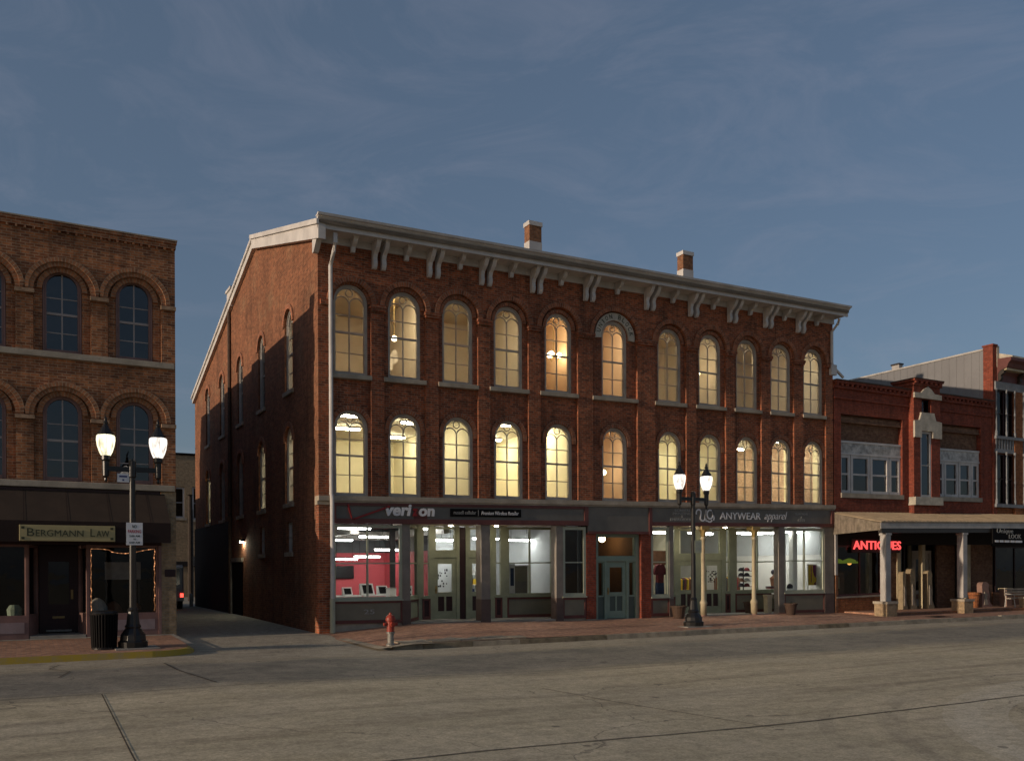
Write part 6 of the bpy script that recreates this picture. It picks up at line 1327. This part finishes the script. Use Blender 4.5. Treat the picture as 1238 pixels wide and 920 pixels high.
# items in the window
def stained(x, y, z, label):
    t = thing('hanging_lamp', (x, y, z), label, 'lamp', 'coloured glass lamps in the antiques window')
    m = MB(); m.lathe(x, y, [(0.05, z + 0.22), (0.22, z + 0.16), (0.42, z + 0.02), (0.40, z)], 14); m.build('shade', 'lamp_green', t); m = MB(); m.ball((x, y, z + 0.02), 0.10, 10); m.build('bulb', 'lamp_orange', t); m = MB(); m.tube([(x, y, z + 0.2), (x, y, 2.9)], 0.008, 5); m.build('chain', 'iron', t)
stained(22.95, 0.7, 2.10, 'green and amber glass hanging lamp at the left end of the antiques window'); stained(24.05, 0.9, 2.10, 'dimmer amber hanging lamp right of the green and amber one')
solid('antique_cabinet', 'small dark cabinet with pale frame in the antiques window', 'cabinet', [('body', 'cloth_brown', bx((22.8, 23.7, 0.9, 1.4, 0.2, 1.7))), ('doors', 'cream', bx((22.95, 23.05, 0.88, 0.899, 1.0, 1.5), (23.3, 23.4, 0.88, 0.899, 1.0, 1.5), (23.05, 23.3, 0.88, 0.899, 1.42, 1.5)))], (23.2, 1.1, 0.2))
m = MB(); m.tube([(24.1, 0.6, 0.9), (24.2, 0.6, 1.6), (24.12, 0.6, 2.2)], [0.05, 0.03, 0.04], 8); m.lathe(24.1, 0.6, [(0.16, 0.72), (0.14, 0.8), (0.05, 0.92)], 12); tag(m.build('carved_post', 'cloth_brown', loc=(24.1, 0.6, 0.72)), 'slim carved brown post in the antiques window', 'carving')
# canopy on white posts with stone plinths
can = thing('porch_canopy', (27, -1.2, 0), 'long porch canopy with ribbed tan roof on pale square posts with stone plinths', 'canopy')
CY = -2.35
def wc(x, y, z): return (x, y, z + 0.018 * (x - 22))
m = MB(); X0, X1 = 21.98, 40.0
n = 150
for i in range(n):
    xa, xb = X0 + (X1 - X0) * i / n, X0 + (X1 - X0) * (i + 1) / n; dz = 0.022 if i % 2 else 0.0
    m.add([(xa, -0.01, 4.24 + dz), (xb, -0.01, 4.24 + dz), (xb, CY - 0.06, 3.74 + dz), (xa, CY - 0.06, 3.74 + dz), (xa, -0.01, 4.18), (xb, -0.01, 4.18), (xb, CY - 0.06, 3.69), (xa, CY - 0.06, 3.69)], [(0, 3, 2, 1), (4, 5, 6, 7), (2, 3, 7, 6), (1, 2, 6, 5), (0, 4, 7, 3)])
m.build('roof', 'tin_roof', can, warp=wc)
bx((X0, X1, CY - 0.03, CY + 0.02, 3.46, 3.685)).build('fascia', 'trim_grey', can, warp=wc); bx((X0 + 0.05, X1, CY - 0.02, CY + 0.14, 3.28, 3.455)).build('beam', 'iron_brown', can, warp=wc)
m = MB(); m.prism([(-0.02, 3.30), (-0.02, 4.17), (CY, 3.68), (CY, 3.40)], X0 + 0.0, X0 + 0.05, 'x'); m.build('end_gable', 'boards', can, warp=wc)
m = MB(); y = CY + 0.12
while y < -0.1: m.box(X0 - 0.012, X0 - 0.001, y, y + 0.025, 3.42 - (y - CY) * 0.042, 3.68 + (y - CY) * 0.205); y += 0.14
m.build('battens', 'boards', can, warp=wc); bx((22.0, 22.12, -0.13, -0.06, 1.6, 3.30)).build('wall_strut', 'cream_grey', can)
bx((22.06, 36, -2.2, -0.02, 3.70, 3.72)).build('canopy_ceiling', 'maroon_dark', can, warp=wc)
for px in (22.46, 27.34, 32.2):
    zb = -0.08
    o = bx((px - 0.145, px + 0.145, CY + 0.0, CY + 0.29, 0.5, 3.28)).build('post', 'cream_grey', can, warp=wc, bevel=0.012)
    bx((px - 0.30, px + 0.30, CY - 0.155, CY + 0.445, zb - 0.1, 0.46)).build('plinth', 'brick_tan', o); bx((px - 0.34, px + 0.34, CY - 0.195, CY + 0.485, 0.461, 0.56)).build('plinth_cap', 'stone', o)
    bx((px - 0.17, px + 0.17, CY - 0.025, CY + 0.315, 3.19, 3.27)).build('post_head', 'cream_grey', o, warp=wc)
# neon sign and hanging board
neo = thing('neon_sign', (25.2, 0.0, 2.8), 'glowing red ANTIQUES letters on the dark shopfront behind the first porch post', 'neon sign')
text_mesh('ANTIQUES', 23.12, 26.18, 2.62, 3.06, -0.10, bold=0.012, extrude=0.03).build('letters', 'neon_red', neo)
bx((23.1, 26.2, -0.02, 0.018, 2.55, 3.15)).build('backing', 'maroon_dark', neo)
HY = -2.44
hs = thing('hanging_sign', (30.3, HY, 3.3), 'black hanging board with pale lettering under the porch at the far right', 'sign')
bx((29.10, 31.40, HY - 0.02, HY + 0.03, 2.93, 3.60)).build('board', 'dark', hs)
for body, xa, xb, za, zb, sh in (('Unique', 29.38, 30.55, 3.34, 3.58, 0.1), ('LOOK', 30.25, 31.15, 3.16, 3.35, 0.0)): text_mesh(body, xa, xb, za, zb, HY - 0.03, shear=sh, extrude=0.008).build('lettering', 'letter_grey', hs)
m = MB()
for xa, xb in ((29.25, 29.50), (29.58, 29.85), (29.93, 30.28), (30.36, 30.66), (30.72, 31.22)): m.box(xa, xb, HY - 0.028, HY - 0.0205, 2.99, 3.08)
m.build('pale_blocks', 'letter_white', hs)
# salvaged woodwork and pots on the porch
def corbel(x, y, w_, h_, label, mt='cream'):
    t = thing('salvaged_corbel', (x, y, 0.07), label, 'salvaged corbel')
    mt = 'corbel_wood' if mt == 'cream' else mt
    P = [(-0.20, 0), (0.44, 0), (0.46, 0.05), (0.36, 0.13), (0.26, 0.22), (0.24, 0.34), (0.30, 0.42), (0.25, 0.55), (0.20, 0.70), (0.22, 0.90), (0.12, 0.97), (-0.02, 1.0), (-0.16, 0.97), (-0.22, 0.90), (-0.20, 0.5)]
    m = MB(); m.prism([(x + a * w_, 0.07 + b * h_) for a, b in P], y - 0.13, y + 0.13, 'y'); m.build('body', mt, t, bevel=0.02)
    m = MB(); m.prism([(x - 0.10 * w_, 0.07 + 0.10 * h_), (x + 0.16 * w_, 0.07 + 0.10 * h_), (x + 0.06 * w_, 0.07 + 0.35 * h_), (x + 0.12 * w_, 0.07 + 0.5 * h_), (x - 0.10 * w_, 0.07 + 0.62 * h_)], y - 0.155, y - 0.131, 'y'); m.build('carved_face', 'stone', t)
corbel(25.90, -0.34, 0.42, 1.66, 'cream carved wooden corbel, left of the closely set pair behind the first porch post')
corbel(26.45, -0.34, 0.62, 1.78, 'tall cream carved corbel, right of the closely set pair behind the first porch post')
corbel(27.62, -0.34, 0.62, 1.70, 'cream carved corbel standing alone beside the antiques shop door')
corbel(30.85, -0.85, 1.1, 1.15, 'broad cream stone corbel right of the second porch post', 'pink_stone')
solid('pale_pedestal', 'short pinkish square pedestal near the right end of the porch', 'pedestal', [('shaft', 'pink_stone', bx((32.42, 32.82, -1.0, -0.65, 0.07, 0.84))), ('cap', 'cream', bx((32.38, 32.86, -1.04, -0.61, 0.84, 0.92)))], (32.6, -0.8, 0.07))
m = MB(); m.lathe(30.28, -0.8, [(0.17, 0.07), (0.24, 0.62), (0.27, 0.64), (0.27, 0.76), (0.2, 0.76)], 16); tag(m.build('terracotta_pot', 'brick_orange', loc=(30.28, -0.8, 0.07)), 'tall reddish clay pot between the second porch post and the broad corbel', 'pot')
bt = thing('iron_bench', (32.6, -1.55, 0.07), 'pale iron and slat bench at the right end of the porch', 'bench')
m = MB()
for i in range(4): m.box(31.75, 33.6, -1.75 + i * 0.11, -1.67 + i * 0.11, 0.47, 0.50)
m.build('seat', 'stone', bt); m = MB()
for i in range(3): m.box(31.75, 33.6, -1.33, -1.30, 0.60 + i * 0.12, 0.68 + i * 0.12)
m.build('backrest', 'stone', bt)
for xx in (31.8, 33.5):
    m = MB(); m.tube([(xx, -1.78, 0.07), (xx, -1.74, 0.40), (xx, -1.70, 0.46), (xx, -1.34, 0.46), (xx, -1.28, 0.95)], 0.025, 6); m.tube([(xx, -1.34, 0.46), (xx, -1.30, 0.07)], 0.025, 6); m.tube([(xx, -1.76, 0.46), (xx, -1.72, 0.66), (xx, -1.34, 0.68)], 0.02, 6); m.build('leg', 'trim_grey', bt)

# ================================================================== THE TALL BUILDING AT THE RIGHT EDGE
vic = thing('victorian_building', (37, 6, 0), 'tall dark red Victorian storefront block with grey ribbed side wall at the right edge', 'building')
VX = 32.92
m = MB(); nR = 60
P = []
for i in range(nR):
    y0 = 0.42 + i * 0.2; dx = 0.014 if i % 2 else 0.0
    m.add([(VX - dx, y0, 8.9), (VX - dx, y0 + 0.2, 8.9), (VX - dx, y0 + 0.2, 12.36), (VX - dx, y0, 12.36)], [(0, 3, 2, 1)])
    m.add([(VX, y0 + 0.2, 8.9), (VX - 0.014, y0 + 0.2, 8.9), (VX - 0.014, y0 + 0.2, 12.36), (VX, y0 + 0.2, 12.36)], [(0, 1, 2, 3)])
m.box(VX + 0.001, VX + 0.3, 0.42, 14, -0.2, 12.35); m.build('ribbed_side_wall', 'siding', vic)
bx((VX - 0.05, VX + 0.32, 0.42, 14, 12.361, 12.44)).build('side_coping', 'trim_grey', vic)
m = MB(); m.box(VX - 0.02, VX + 0.30, -0.06, 0.42, 4.2, 12.50); m.box(VX - 0.06, VX + 0.34, -0.10, 0.46, 12.501, 12.58); m.build('end_pier', 'brick_red', vic)
bx((VX + 0.3, VX + 0.48, -0.08, 0.42, 11.5, 12.52)).build('pier_return', 'stone_pale', vic)
m = MB(); m.cell(33.1, 34.65, 4.25, 11.0, [(33.2, 34.52, 4.95, 7.35, False), (33.2, 34.52, 8.2, 10.40, False)], 0.02, 0.35); m.cell(34.65, 35.2, 4.25, 11.0, [], 0.02, 0.3); m.cell(35.2, 42, 4.25, 11.0, [(35.45, 36.6, 4.95, 7.35, False), (35.45, 36.6, 8.2, 10.4, False)], 0.02, 0.35)
m.build('facade', 'brick_orange', vic)
bx((34.55, 35.2, -0.12, 0.0, 4.25, 10.7)).build('brick_pilaster', 'brick_orange', vic)
for (xa, xb) in ((33.2, 33.82), (33.92, 34.52), (35.3, 35.95), (36.05, 36.7)):
    for (za, zb) in ((4.95, 7.35), (8.2, 10.40)): rect_window(vic, xa, xb, za, zb, -0.03, 'maroon_dark', 'glass_dark', rails=((za + zb) / 2,), t=0.05)
for i, xx in enumerate((33.08, 33.87, 34.54, 35.25, 36.0)):
    for (za, zb) in ((4.93, 7.45), (8.2, 10.45)):
        m = MB(); m.lathe(xx, -0.12, [(0.06, za), (0.06, za + 0.2), (0.036, za + 0.25), (0.032, za + 1.0), (0.05, za + 1.05), (0.05, za + 1.12), (0.032, za + 1.16), (0.028, zb - 0.2), (0.06, zb - 0.05), (0.06, zb)], 10); m.build('colonnette', 'grey_trim_dull', vic)
m = MB(); m.box(33.02, 40, -0.10, 0.01, 7.40, 7.58); m.box(33.02, 40, -0.16, 0.01, 8.06, 8.20); x = 33.1
while x < 36.8: m.box(x, x + 0.10, -0.09, 0.01, 7.58, 8.06); x += 0.22
m.build('spandrel_panel', 'grey_trim_dull', vic)
bx((33.02, 40, -0.16, 0.01, 4.78, 4.94)).build('sill_course', 'grey_trim_dull', vic); bx((33.02, 40, -0.14, 0.01, 10.42, 10.80)).build('lintel_course', 'grey_trim_dull', vic)
m = MB(); m.prism([(0.05, 10.8), (-0.10, 10.8), (-0.10, 11.15), (-0.2, 11.3), (-0.55, 11.42), (-0.62, 11.6), (-0.75, 11.72), (-0.75, 11.86), (0.05, 11.9)], 33.24, 42, 'x'); m.build('cornice', 'maroon', vic)
bx((33.3, 42, -0.50, -0.22, 11.30, 11.40)).build('cornice_soffit', 'cream', vic)
m = MB(); m.prism([(-0.72, 11.87), (-0.72, 11.95), (0.3, 12.30), (6, 12.3), (6, 11.87)], 33.4, 42, 'x'); m.build('roof_edge', 'stone_pale', vic)
for xx in (33.35, 34.88):
    m = MB(); m.prism([(0.0, 10.82), (-0.16, 10.82), (-0.26, 10.95), (-0.22, 11.08), (-0.40, 11.20), (-0.36, 11.34), (-0.56, 11.44), (0.0, 11.45)], xx - 0.09, xx + 0.09, 'x'); m.build('bracket', 'iron_brown', vic)
bx((33.0, 42, 0.3, 1.6, 4.3, 4.4), (33.0, 42, 1.5, 1.6, 4.3, 11.0)).build('dark_room', 'dark', vic)
bx((32.9, 42, 0.0, 0.3, 2.9, 4.26), (42, 42.3, 0.0, 14, -0.2, 12.3)).build('storefront_wall', 'black_wall', vic)
rect_window(vic, 33.2, 36.5, 0.7, 2.9, 0.05, 'maroon_dark', 'glass_dark', mull=(34.8,), name='shop_window'); bx((32.95, 42, 0.0, 0.2, -0.2, 0.69)).build('dado', 'brick_base', vic); bx((32.95, 36.8, 1.5, 1.6, 0, 4)).build('shop_back_wall', 'black_wall', vic)
# low vent on the ribbed wall's top, further back
v = thing('roof_vent', (33.1, 5.4, 12.4), 'small pale roof vent with dark cap on top of the ribbed grey side wall', 'roof vent')
bx((32.96, 33.25, 5.15, 5.6, 12.3, 12.66)).build('box', 'cream_grey', v); bx((32.92, 33.29, 5.11, 5.64, 12.661, 12.74)).build('cap', 'iron_brown', v)
